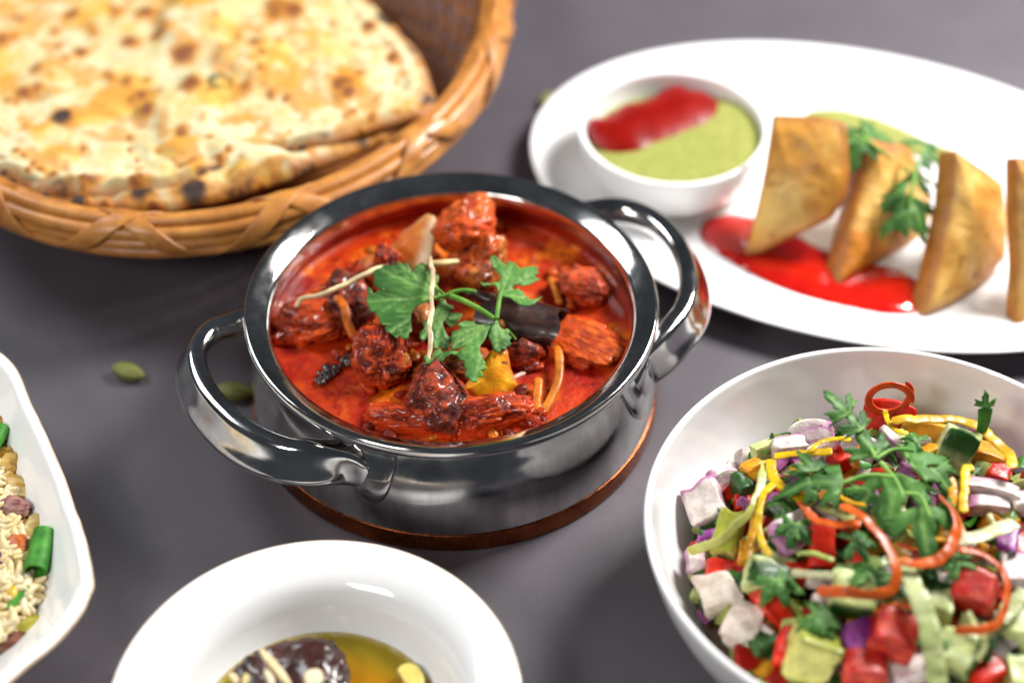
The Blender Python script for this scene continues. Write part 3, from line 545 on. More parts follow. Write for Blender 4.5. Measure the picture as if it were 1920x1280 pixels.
stem([at(1605, 252, .55), at(1640, 275, .56), at(1672, 300, .53)], .012, g)
g = thing('coriander_garnish', 'coriander tuft hanging on the side of the brown samosa', 'herb', tuple(at(1715, 345, .4)))
for k, (px, py, az) in enumerate([(1712, 330, 20), (1705, 340, 150), (1700, 365, 250), (1712, 385, 300), (1735, 335, 40), (1700, 395, 200)]): fan_leaf(at(px, py, .48-.0012*(py-330)), .16, az, 30, 0, g, 70+k, .18)
stem([at(1720, 300, .5), at(1712, 345, .47), at(1705, 390, .42)], .012, g)
g = thing('coriander_garnish', 'small coriander leaf on the plate behind the brown samosa', 'herb', tuple(at(1720, 275, .3)))
for k, (px, py, az) in enumerate([(1718, 270, 100), (1730, 282, -20)]): fan_leaf(at(px, py, .42), .15, az, 15, 0, g, 80+k, .10)
# ------------------------------------------------------------------ the basket
BC, BA, BB, BR = np.array([-1.459, 2.566]), 2.045, 1.752, math.radians(85.3)
def oval(t, k, z, grow=0.0):
    x = (BA*k+grow)*np.cos(t); y = (BB*k+grow)*np.sin(t)
    return np.stack([BC[0]+x*math.cos(BR)-y*math.sin(BR), BC[1]+x*math.sin(BR)+y*math.cos(BR), z+0*t], -1)
bk = thing('wicker_basket', 'oval tan wicker basket with a cross-bound rim', 'basket', (BC[0], BC[1], 0))
tt = np.linspace(0, 2*np.pi, 360, endpoint=False)
for gr, zz, rr in ((-.030, .510, .036), (-.024, .565, .034), (-.028, .628, .036), (-.078, .668, .034), (-.130, .640, .034), (-.125, .575, .034)):
    wv = .004*np.sin(tt*9+zz*40)
    V, F = tube(oval(tt, 1, zz+wv, gr+wv), rr, rr, 10, closed=True); mk('rim_rod', V, F, MAT['cane'], bk)
NB = 13; qb = at(395, 470, .49)[:2]-BC; qx, qy = qb[0]*math.cos(BR)+qb[1]*math.sin(BR), -qb[0]*math.sin(BR)+qb[1]*math.cos(BR); TB0 = math.atan2(qy/BB, qx/BA)
for sgn in (1, -1):
    t = np.linspace(0, 2*np.pi, 900, endpoint=False); ph = sgn*(NB*t)+math.pi*.0
    t0 = TB0; cyc = sgn*NB*(t-t0)
    rad = .098*np.cos(cyc-math.pi/2+math.pi*.0); ver = .112*np.sin(cyc-math.pi/2)
    outn = oval(t, 1, 0, .01)-oval(t, 1, 0, 0); outn /= np.linalg.norm(outn, axis=1)[:, None]
    N = outn*np.cos(cyc-math.pi/2)[:, None]+np.array([0, 0, 1.0])*np.sin(cyc-math.pi/2)[:, None]
    P = oval(t, 1, .585, -.078)+outn*(rad+.004*sgn)[:, None]*1.02+np.array([0, 0, 1.0])*(ver+.0)[:, None]
    V, F = tube(P, .050, .0085, 8, closed=True, power=4, N=N); mk('rim_binding', V, F, MAT['cane'], bk)
NS = 54; rows = 11
def wall_k(z): return .70+.26*sm(z, -.05, .56)**.8
for r_ in range(rows):
    zz = .03+.50*r_/(rows-1); k = wall_k(zz); un = .026*np.sin(np.linspace(0, 2*np.pi, 648, endpoint=False)*NS/2+(math.pi if r_ % 2 else 0))
    t = np.linspace(0, 2*np.pi, 648, endpoint=False)
    V, F = tube(oval(t, k, zz, -.03+un), .021, .025, 6, closed=True); mk('weaver', V, F, MAT['canedark'], bk)
for s_ in range(NS):
    t = (s_+.5)*2*math.pi/NS; zs = np.linspace(.01, .56, 14)
    P = np.array([oval(np.array([t]), wall_k(zq), zq, -.03)[0] for zq in zs])
    d = P[0]-np.r_[BC, .01]; d[2] = 0; d /= np.linalg.norm(d)
    V, F = tube(P, .024, .010, 6, up=d); mk('stake', V, F, MAT['canedark'], bk)
O = oval(np.linspace(0, 2*np.pi, 120, endpoint=False), .68, 0)[:, :2]; G, rho, F = star_grid(O, BC, 12)
V2, F2 = solid(np.c_[G, .035+.006*np.sin(rho*60)], F, np.tile((0, 0, -.03), (len(G), 1))); mk('woven_floor', V2, F2, MAT['canedark'], bk)
# ------------------------------------------------------------------ the breads
def bread(name, pxo, z0, seed, label, spots, zfun, th=.05):
    O = np.array([at(x, y, z0)[:2] for x, y in pxo]); O = spline(O, 420, True); c = O.mean(0)
    ec = .012*(fbm(np.c_[O, 0*O[:, 0]], 6, 3, seed)-.5)*2; O = O+(O-c)*ec[:, None]
    G, rho, F = star_grid(O, c, 150, .62); P3 = np.c_[G, 0*rho]
    d = (1-rho); bub = sm(fbm(P3, 2.6, 3, seed), .45, .7)*.06+.022*(fbm(P3, 8, 4, seed+2)-.5)*2
    edge = .025*np.exp(-((d-.10)/.04)**2)-th*(1-np.sqrt(np.clip(1-(np.clip(rho-(1-th*.8), 0, 1)/(th*.8))**2, 0, 1)))
    Z = z0+np.array([zfun(x, y) for x, y in G])+bub*sm(d, 0, .1)+edge
    n1 = fbm(P3, 3.4, 4, seed+4); n2 = fbm(P3, 8, 4, seed+5); n3 = fbm(P3, 5, 4, seed+9)
    col = mixc((.66, .54, .25), (.71, .65, .41), sm(n2, .32, .55)); col = mixc(col, (.70, .41, .03), .8*sm(n1, .47, .62)*sm(n3, .33, .52)); col = mixc(col, (.62, .27, .025), .8*sm(n2+.4*n1, .67, .80))
    col = mixc(col, (.50, .46, .10), .2*sm(fbm(P3, 6, 3, seed+12), .62, .72))
    eb = sm(rho, .90, .985)*sm(fbm(P3, 9, 4, seed+20), .12, .42); col = mixc(col, (.34, .115, .016), .92*eb); col = mixc(col, (.03, .014, .010), .9*sm(rho, .91, .96)*sm(fbm(P3, 7, 4, seed+22), .53, .62))
    rx = np.random.RandomState(seed+5); extra = [(rx.uniform(-60, 800), rx.uniform(-80, 380), rx.uniform(2.5, 6.5), 0) for _ in range(70)]
    for px, py, r, k in list(spots)+extra:
        q = at(px, py, z0+.05)[:2]; r = r/235.0; dd = np.hypot(G[:, 0]-q[0], (G[:, 1]-q[1])*.8); wv = 1+.5*(fbm(P3, 10, 3, int(px))-.5)*2
        w = 1-sm(dd*wv, r*.55, r*1.25); Z = Z+.012*w
        col = mixc(col, (.60, .24, .018), .9*(1-sm(dd*wv, r*.9, r*1.9))); col = mixc(col, (.20, .045, .010) if k == 0 else (.022, .012, .013), w*((.88 if r > .032 else .5) if k == 0 else .97))
    V2, F2 = solid(np.c_[G, Z], F, np.c_[(c-G)*(.02*rho**4)[:, None], -np.maximum(.004, th*(1-sm(rho, 1-th*.8, 1)))])
    return mk(name, V2, F2, MAT['naan'], col=np.vstack([col, col*np.array([.8, .6, .5])]), label=label, cat='bread')
s3 = lambda x, y, r, k=0: (x/3.048, y/3.048, r/3.048, k)
s4 = lambda x, y, r, k=0: (640+x/3.765, y/3.765, r/3.765, k)
spA = [s3(350, 640, 46, 1), s3(140, 500, 30), s3(95, 80, 28), s3(400, 25, 35), s3(305, 130, 22), s3(510, 100, 20), s3(455, 250, 28), s3(730, 190, 28), s3(905, 160, 34), s3(1055, 290, 44), s3(1095, 490, 34), s3(795, 500, 26), s3(835, 610, 30), s3(1050, 905, 34), s3(1035, 745, 22), s3(225, 805, 24), s3(205, 370, 22), s3(630, 400, 18), s3(1475, 270, 30), s3(1620, 55, 55), s3(1690, 70, 40), s3(660, 10, 30), s3(820, 20, 30), s3(510, 1010, 30), s3(790, 1010, 28), s3(5, 200, 25), s4(195, 210, 30), s4(365, 425, 30), s4(15, 600, 60), s4(60, 660, 34), s4(90, 780, 18), (230, -60, 14, 0), (420, -70, 18, 0), (560, -50, 14, 0), (80, -70, 12, 1)]
spB = [s3(1110, 1090, 56, 1), s3(250, 1135, 34, 1), s3(130, 1110, 24, 1), s3(60, 1060, 30, 1), s3(820, 1095, 40, 1), s3(450, 1150, 36, 1), s3(870, 1170, 30), s3(590, 1170, 24), s3(1500, 1060, 26), s3(1300, 1130, 22, 1), s4(150, 850, 26, 1), s4(270, 950, 26), s4(85, 1055, 26), s4(-60, 1000, 30, 1), s4(-230, 1060, 28, 0)]
bread('naan', [(-90, 330), (0, 352), (60, 378), (130, 392), (210, 397), (300, 393), (380, 383), (450, 366), (520, 345), (600, 315), (680, 283), (740, 256), (790, 232), (800, 200), (740, 60), (600, -40), (300, -120), (0, -100), (-160, 60), (-170, 220)], .60, 41,
      'charred edged flatbread lying underneath with only its front edge showing', spB, lambda x, y: .045*math.exp(-((y-1.0)/.5)**2), .055)
bread('naan', [(-80, 300), (0, 325), (60, 352), (130, 366), (210, 370), (300, 362), (350, 345), (395, 322), (460, 303), (540, 286), (620, 272), (700, 250), (760, 232), (800, 219), (817, 190), (806, 150), (790, 110), (752, 68), (700, 18), (640, -50), (520, -110), (300, -150), (60, -120), (-120, 20), (-150, 180)], .66, 42,
      'big pale flatbread spotted with brown char on top in the basket', spA, lambda x, y: .05*math.exp(-((x+1.0)**2+(y-1.9)**2)/.8)+.03*math.sin(2.2*x+1.1*y)-.05*max(0, x+.45), .04)
# ------------------------------------------------------------------ white bowls
SB, SR, SZ = (1.955, -1.379), 1.100, .60
def bowl(name, label, c, prof, mat='china', band=None):
    t = thing(name, label, 'bowl', (c[0], c[1], 0)); V, F = lathe(prof, 240, (c[0], c[1], 0), sub=110); mk('bowl_body', V, F, MAT[mat], t)
    if band: V, F = lathe(band, 240, (c[0], c[1], 0), closed=True, sub=16); mk('rim_edge', V, F, MAT['chinaband'], t)
    return t
bowl('salad_bowl', 'wide white bowl heaped with chopped salad', SB,
     [(.001, .07), (.45, .07), (.66, .08), (.83, .15), (.95, .28), (1.02, .42), (1.058, .55), (1.070, .593), (1.083, .601), (1.096, .597), (1.100, .585), (1.092, .54), (1.062, .42), (1.01, .29), (.93, .17), (.82, .085), (.70, .045), (.66, .003), (.62, .003), (.61, .03), (.001, .02)])
DB = (-.526, -2.124)
bowl('dessert_bowl', 'white flared bowl of golden syrup at the bottom of the picture', DB,
     [(.001, .04), (.33, .045), (.45, .08), (.525, .14), (.572, .21), (.606, .28), (.65, .335), (.72, .375), (.785, .394), (.828, .402), (.842, .401), (.847, .393), (.835, .378), (.78, .350), (.735, .31), (.71, .25), (.695, .17), (.67, .09), (.64, .045), (.625, .003), (.59, .003), (.58, .02), (.001, .02)],
     band=[(.8440, .4005), (.8485, .3985), (.8500, .3935), (.8470, .3895), (.8430, .3935)])
# ------------------------------------------------------------------ syrup dessert
a = np.linspace(0, 2*np.pi, 160, endpoint=False); G, rho, F = star_grid(np.c_[DB[0]+.533*np.cos(a), DB[1]+.533*np.sin(a)], DB, 40)
P3 = np.c_[G, 0*rho]; col = mixc((.46, .20, .006), (.34, .25, .018), sm(rho+.25*(fbm(P3, 3, 3, 6)-.5), .55, .92)); col = mixc(col, (.62, .52, .30), .8*sm(rho+.03*(fbm(P3, 30, 2, 3)-.5), .955, .995))
mk('sugar_syrup', np.c_[G, .145+.006*sm(rho, .95, 1)+.003*fbm(P3, 4, 2, 1)], F, MAT['syrup'], col=col, label='clear golden syrup pooled in the flared white bowl', cat='syrup')
jc = at(548, 1296, .19)
V, F, q, n1, n2, n3 = blob(jc, (.225, .215, .125), (0, 0, 20), 51, .10, cuts=5); mk('milk_ball', V, F, MAT['jamun'], label='dark brown round sweet lying in the golden syrup', cat='sweet')
def sliver(pts, w, h, lab, seed, edge=True, name='almond_sliver', c1=(.84, .70, .40)):
    P = spline(pts, 30); V, F = tube(P, w, h, 12, taper=.35, power=3.2)
    t = np.abs(((V-P.mean(0))@np.cross((0, 0, 1.0), (P[-1]-P[0])/np.linalg.norm(P[-1]-P[0]))))/np.max(w)
    col = mixc(c1, (.22, .06, .015), .85*sm(t, .8, 1.05)); mk(name, V, F, MAT['almond'], col=col, label=lab, cat='nut')
sliver([at(488, 1216, .44), at(515, 1250, .44), at(545, 1285, .42)], .020, .012, 'long almond sliver sticking up off the dark sweet', 1)
sliver([at(536, 1213, .20), at(580, 1233, .20), at(628, 1257, .195)], .030, .012, 'thin almond flake floating behind the dark sweet', 2)
sliver([at(762, 1243, .20), at(768, 1262, .20), at(790, 1290, .20)], .050, .010, 'brown edged almond flake at the right side of the syrup', 3, c1=(.78, .66, .16))
sliver([at(462, 1262, .42), at(458, 1285, .42)], .014, .010, 'short pale almond stick at the left of the dark sweet', 4, c1=(.76, .66, .26))
sliver([at(432, 1262, .33), at(446, 1280, .34)], .016, .012, 'small pale chip at the left rim of the dark sweet', 5)
sliver([at(498, 1252, .43), at(512, 1285, .43)], .016, .011, 'pale almond stick just left of the long sliver', 6, c1=(.88, .78, .55))
sliver([at(586, 1254, .41), at(590, 1285, .42)], .042, .011, 'broad almond piece at the right of the dark sweet', 7, c1=(.86, .76, .52))
# ------------------------------------------------------------------ the rice dish
RC = np.array([-2.85, -1.15])
ro = [(-2.192, -.115), (-1.971, -.479), (-1.764, -.888), (-1.690, -1.060), (-1.668, -1.115), (-1.652, -1.150), (-1.626, -1.205), (-1.567, -1.363), (-1.516, -1.542), (-1.522, -1.62), (-1.545, -1.72), (-1.612, -1.853), (-1.721, -1.989), (-2.0, -2.32), (-2.5, -2.65), (-3.1, -2.75), (-3.7, -2.5), (-4.1, -1.9), (-4.15, -1.1), (-3.9, -.4), (-3.4, .12), (-2.75, .18)]
RO = spline(ro, 300, True)
rd = thing('rice_dish', 'white angular dish of fried rice with a notched rim', 'bowl', (RC[0], RC[1], 0))
prof = [(.42, .06), (.55, .07), (.66, .12), (.76, .22), (.86, .34), (.93, .42), (.955, .447), (.975, .455), (.992, .452), (1.0, .44), (.985, .41), (.93, .32), (.84, .20), (.72, .09), (.60, .03), (.42, .004)]
pr = spline(prof, 60); V = []
for i in range(300):
    for r_, z_ in pr:
        b = (1-.10*(1-r_)); V.append((*(RC+(RO[i]-RC)*r_), z_))
V = np.array(V); F = grid_faces(300, 60, True, True); mk('bowl_body', V, F, MAT['china'], rd)
Vb, Fb = [], None
sec = [(.996, .450), (1.001, .447), (1.003, .441), (1.000, .437), (.996, .443)]
V = np.array([(*(RC+(RO[i]-RC)*r_), z_) for i in range(300) for r_, z_ in sec]); mk('rim_edge', V, grid_faces(300, 5, True, True), MAT['chinaband'], rd)
Oh = RC+(RO-RC)*.775; G, rho, F = star_grid(Oh, RC, 50)
hz = lambda rho: .26+.15*(1-rho**2)
Z = hz(rho)+.05*(fbm(np.c_[G, 0*rho], 6, 3, 3)-.5); parts = [(np.c_[G, Z], F, mixc((.42, .22, .04), (.66, .46, .16), sm(fbm(np.c_[G, Z], 9, 4, 2), .35, .65)))]; rq = np.random.RandomState(4)
for k in range(260):
    j = rq.randint(len(G))
    if rho[j] > .90: continue
    D, Fd = ico(2); q = D*np.array([rq.uniform(.03, .08), rq.uniform(.02, .05), rq.uniform(.02, .035)])*(1+.6*(fbm(D, 1.5, 2, k)-.5))[:, None]
    cc_ = [(.72, .50, .08), (.66, .40, .05), (.78, .60, .22), (.30, .10, .03), (.60, .14, .03), (.40, .38, .05), (.74, .56, .30)][rq.randint(7)]
    parts.append((q@rotm((rq.uniform(-30, 30), rq.uniform(-30, 30), rq.uniform(0, 360))).T+np.r_[G[j], Z[j]+rq.uniform(0, .04)], Fd, np.tile(cc_, (len(q), 1))))
V, F, col = join(parts); mk('fried_rice', V, F, MAT['egg'], col=col, label='golden brown fried rice mass filling the angular white dish', cat='rice', kind='stuff')
def rice_at(px, py):
    z_ = .3
    for _ in range(6):
        p = at(px, py, z_); d = p[:2]-RC; k = int(round((math.atan2(d[1], d[0])))) ; 
        ang = np.arctan2(RO[:, 1]-RC[1], RO[:, 0]-RC[0]); j = np.argmin(np.abs(np.angle(np.exp(1j*(ang-math.atan2(d[1], d[0])))))); rh = np.linalg.norm(d)/(np.linalg.norm(RO[j]-RC)*.80)
        z_ = hz(min(rh, 1.1))
    return at(px, py, z_), rh
rr_ = np.random.RandomState(5); parts = []; D, Fi = ico(2)
k = 0
while k < 620:
    px, py = rr_.uniform(-60, 120), rr_.uniform(790, 1300); p, rh = rice_at(px, py)
    if rh > .97: continue
    k += 1; s = rr_.uniform(.85, 1.15); L_ = D*np.array([.068, .021, .019])*s; L_[:, 2] += .25*L_[:, 0]**2/.06*rr_.choice([-1, 1])
    parts.append((L_@rotm((rr_.uniform(0, 360), rr_.uniform(-28, 28), rr_.uniform(0, 180))).T+p+np.array([0, 0, rr_.uniform(0, .06)]), Fi))
D1_, F1_ = ico(1); an_ = np.arctan2(RO[:, 1]-RC[1], RO[:, 0]-RC[0])
for k in range(2600):
    t_, q_ = rr_.uniform(0, 6.283), .90*math.sqrt(rr_.rand()); j = np.argmin(np.abs(np.angle(np.exp(1j*(an_-t_))))); xy = RC+(RO[j]-RC)*.775*q_; s = rr_.uniform(.85, 1.15)
    L_ = D1_*np.array([.066, .021, .021])*s
    parts.append((L_@rotm((rr_.uniform(0, 360), rr_.uniform(-28, 28), rr_.uniform(0, 180))).T+np.array([xy[0], xy[1], hz(q_)+rr_.uniform(-.005, .05)]), F1_))
V, F, _ = join(parts); mk('rice_grains', V, F, MAT['rice'], label='loose white long rice grains scattered over the fried rice', cat='rice', kind='stuff')
def ricebit(name, px, py, r, rot, colr, col2, label, cat, seed, lift=.05, amp=.35, mat='egg'):
    p, _ = rice_at(px, py); V, F, q, n1, n2, n3 = blob(p+np.array([0, 0, lift]), np.array(r)*.78, rot, seed, amp*.7, 4); mk(name, V, F, MAT[mat], col=mixc(colr, col2, sm(n2, -.1, .1)), label=label, cat=cat)
ricebit('egg_piece', 92, 950, (.08, .10, .05), (20, -30, 40), (.62, .36, .05), (.76, .58, .18), 'yellow scrambled egg piece at the notch side of the dish', 'egg', 1, .08)
ricebit('egg_piece', 38, 925, (.13, .07, .05), (0, 10, -30), (.60, .36, .06), (.78, .62, .25), 'yellow egg curd in the middle of the rice', 'egg', 2)
ricebit('egg_piece', 20, 880, (.10, .10, .06), (0, 0, 0), (.48, .24, .03), (.72, .50, .12), 'browned egg chunk behind the middle curd', 'egg', 3)
ricebit('egg_piece', 68, 1005, (.07, .09, .05), (10, 0, 0), (.66, .46, .12), (.78, .64, .28), 'pale egg piece above the large scallion', 'egg', 4)
ricebit('chicken_strip', 22, 850, (.13, .06, .05), (0, -12, 12), (.62, .34, .12), (.80, .62, .40), 'pale browned chicken strip at the back of the rice', 'meat', 5, .06, .2)
ricebit('pepper_piece', 8, 818, (.07, .06, .05), (0, 0, 0), (.60, .28, .03), (.74, .42, .06), 'orange yellow pepper piece behind the chicken strip', 'pepper', 6, .08, .2, 'soft')
ricebit('onion_piece', 28, 968, (.13, .07, .035), (0, 0, -8), (.18, .06, .06), (.42, .22, .19), 'purple grey fried onion piece among the egg', 'onion', 7, .07, .25, 'soft')
ricebit('carrot_piece', 38, 1035, (.06, .09, .05), (0, 0, 25), (.55, .10, .02), (.70, .22, .06), 'orange carrot bit left of the large scallion', 'carrot', 8, .05, .2, 'soft')
ricebit('onion_piece', 3, 1070, (.05, .09, .04), (0, 0, 10), (.06, .015, .05), (.14, .03, .11), 'dark purple onion bit at the left edge', 'onion', 9, .05, .2, 'soft')
ricebit('corn_kernel', 26, 1128, (.045, .06, .05), (0, 0, 0), (.74, .45, .03), (.80, .58, .08), 'glossy yellow corn kernel below the carrot bit', 'corn', 10, .05, .1, 'soft')
ricebit('onion_piece', 15, 1215, (.12, .06, .04), (0, 0, 20), (.10, .03, .02), (.25, .10, .06), 'dark brown fried onion at the bottom of the rice', 'onion', 11, .03, .2, 'soft')
ricebit('pepper_piece', 50, 1180, (.13, .05, .03), (0, 0, 20), (.36, .32, .03), (.48, .42, .05), 'olive green pepper sliver near the bottom of the rice', 'pepper', 12, .03, .2, 'soft')
def scallion(p0, p1, r, lab, wall=.75, flat=1.0):
    P = spline([p0, (np.array(p0)+p1)/2, p1], 24); V, F = tube(P, r, r*flat, 18, taper=0); F = [f for f in F if len(f) == 4]; ctr = np.repeat(P, 18, 0)
    V2, F2 = solid(V, F, (ctr-V)*(1-wall)); col = mixc((.03, .19, .012), (.07, .30, .03), sm(fbm(V2, 20, 3, 2), .3, .7)); mk('scallion_piece', V2, F2, MAT['leaf'], col=col, label=lab, cat='scallion', sharp=60)
scallion(rice_at(93, 1030)[0]+[0, 0, .12], rice_at(72, 1092)[0]+[0, 0, .08], .052, 'thick bright green scallion tube by the wall of the rice dish')
scallion(rice_at(-12, 868)[0]+[0, 0, .1], rice_at(14, 836)[0]+[0, 0, .12], .04, 'green scallion piece lying on the pale chicken strip')
scallion(rice_at(20, 1158)[0]+[0, 0, .06], rice_at(58, 1120)[0]+[0, 0, .07], .018, 'thin dark green scallion shred below the corn kernel')
# ------------------------------------------------------------------ the salad
def heap(x, y):
    r = math.hypot(x-SB[0], y-SB[1]); return .26+.26*max(0, 1-(r/.95)**2)+.06*min(1, max(0, (x-SB[0])*.5+(y-SB[1])*.9))
def sal(zx_, zy, lift=0.0):
    px, py = 1200+zx_/2, 640+zy/2; z_ = .4
    for _ in range(8): p = at(px, py, z_); z_ = .5*z_+.5*(heap(p[0], p[1])+lift)
    return at(px, py, z_)
a = np.linspace(0, 2*np.pi, 200, endpoint=False); G, rho, F = star_grid(np.c_[SB[0]+.93*np.cos(a), SB[1]+.93*np.sin(a)], SB, 40)
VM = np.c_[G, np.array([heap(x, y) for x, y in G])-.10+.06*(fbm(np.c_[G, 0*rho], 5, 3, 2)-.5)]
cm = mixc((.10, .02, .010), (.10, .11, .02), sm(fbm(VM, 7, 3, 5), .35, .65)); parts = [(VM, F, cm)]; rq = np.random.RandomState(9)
PAL = [(.62, .022, .006), (.50, .010, .005), (.46, .52, .16), (.03, .10, .014), (.72, .62, .58), (.42, .12, .34), (.70, .32, .012), (.36, .42, .10), (.03, .11, .02), (.80, .70, .64)]
for k in range(620):
    rd_, an = .86*math.sqrt(rq.rand()), rq.rand()*6.283; x, y = SB[0]+rd_*math.cos(an), SB[1]+rd_*math.sin(an); D, Fd = cube(2); p8 = (np.abs(D)**9).sum(1)**(1/9.0)
    q = D/p8[:, None]*np.array([rq.uniform(.03, .07), rq.uniform(.03, .06), rq.uniform(.02, .05)]); q = q@rotm(rq.uniform(-50, 50, 3)+np.array([0, 0, rq.uniform(0, 360)])).T
    parts.append((q+np.array([x, y, heap(x, y)-.045+rq.uniform(-.03, .055)]), Fd, np.tile(np.array(PAL[rq.randint(len(PAL))])*rq.uniform(.75, 1), (len(q), 1))))
for k in range(160):
    rd_, an = .84*math.sqrt(rq.rand()), rq.rand()*6.283; x, y = SB[0]+rd_*math.cos(an), SB[1]+rd_*math.sin(an); th = np.linspace(0, 6.283, 11, endpoint=False); r_ = rq.uniform(.015, .045)*(1+.5*(rq.rand(11)-.5))
    q = np.vstack([np.c_[r_*np.cos(th), .6*r_*np.sin(th), .3*r_*np.cos(th*2)], [[0, 0, .004]]])@rotm((rq.uniform(-40, 40), rq.uniform(-40, 40), rq.uniform(0, 360))).T+np.array([x, y, heap(x, y)+rq.uniform(.0, .07)])
    parts.append((q, [[i, (i+1) % 11, 11] for i in range(11)], np.tile(np.array((.035, .14, .018))*rq.uniform(.6, 1.6), (12, 1))))
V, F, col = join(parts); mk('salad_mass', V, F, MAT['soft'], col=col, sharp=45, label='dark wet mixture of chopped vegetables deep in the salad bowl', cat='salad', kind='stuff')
VC = dict(onion=((.84, .74, .70), (.50, .17, .38)), cuc=((.56, .64, .24), (.020, .085, .010)), zuc=((.62, .60, .17), (.36, .38, .04)), tom=((.56, .020, .012), (.42, .008, .008)),
          red=((.70, .028, .006), (.58, .012, .005)), yel=((.74, .36, .012), (.68, .27, .008)), pur=((.34, .08, .32), (.22, .02, .22)), grn=((.020, .075, .014), (.03, .10, .02)), pale=((.80, .72, .62), (.66, .52, .46)))
def dice(kind, zx_, zy, size, rot, label, cat, lift=.02, seed=1, curve=0.0, name=None, skin=(0, 0, 1)):
    if kind == 'onion': skin = ((1, 0, .1), (0, 1, .1), (-1, 0, .2))[seed % 3]
    D, F = cube(8); pw_ = 16.0 if kind in ('cuc', 'zuc', 'pale', 'onion') else 9.0; D = np.sign(D)*np.abs(D)**.7; p8 = (np.abs(D)**pw_).sum(1)**(1/pw_); D1 = D/p8[:, None]
    q = D1*np.array(size)*.77; q = q*(1+.20*(fbm(D1, 1.1, 2, seed)-.5)[:, None]*2+.04*(fbm(D1, 4, 3, seed+7)-.5)[:, None]*2)
    q[:, 0] += .14*q[:, 2]*((seed % 5)-2)/2; q[:, 1] += .12*q[:, 0]*((seed % 3)-1)
    q[:, 2] -= curve*(q[:, 0]**2)/max(size)
    V = q@rotm(rot).T+sal(zx_, zy, lift); A, B = VC[kind]
    sk = D1@np.array(skin, float); t = sm(sk, .72, .92)
    if kind == 'onion': t = np.maximum(t*.9, .45*sm(fbm(D1*np.array([.6, .6, 4]), 1.4, 2, seed), .58, .66))
    elif kind in ('tom', 'red', 'yel', 'pur', 'grn', 'pale'): t = sm(fbm(D1, 1.5, 3, seed), .35, .65)
    col = mixc(A, B, t)
    if kind == 'onion': col = mixc(col, (.46, .14, .36), .75*np.exp(-((np.abs(D1[:, 2]-.05*D1[:, 0])-.42)/.07)**2)*(np.abs(sk) < .95))
    if kind == 'tom': col = mixc(col, (.62, .10, .05), .7*sm(fbm(D1*np.array([1, 3, 3]), 1.6, 3, seed+4), .5, .62))
    if kind == 'cuc': col = mixc(col, (.68, .72, .42), .6*sm(fbm(D1, 2.2, 3, seed), .5, .65)*(1-t))
    col = np.array(col)*(.9+.2*fbm(D1, 3, 2, seed+3))[:, None]
    nm = name or dict(onion='onion_piece', cuc='cucumber_piece', zuc='cucumber_piece', tom='tomato_piece', red='pepper_piece', yel='pepper_piece', pur='onion_piece', grn='cucumber_piece', pale='onion_piece')[kind]
    return mk(nm, V, F, MAT['soft'], col=col, label=label, cat=cat, sharp=34 if pw_ > 10 else 50)
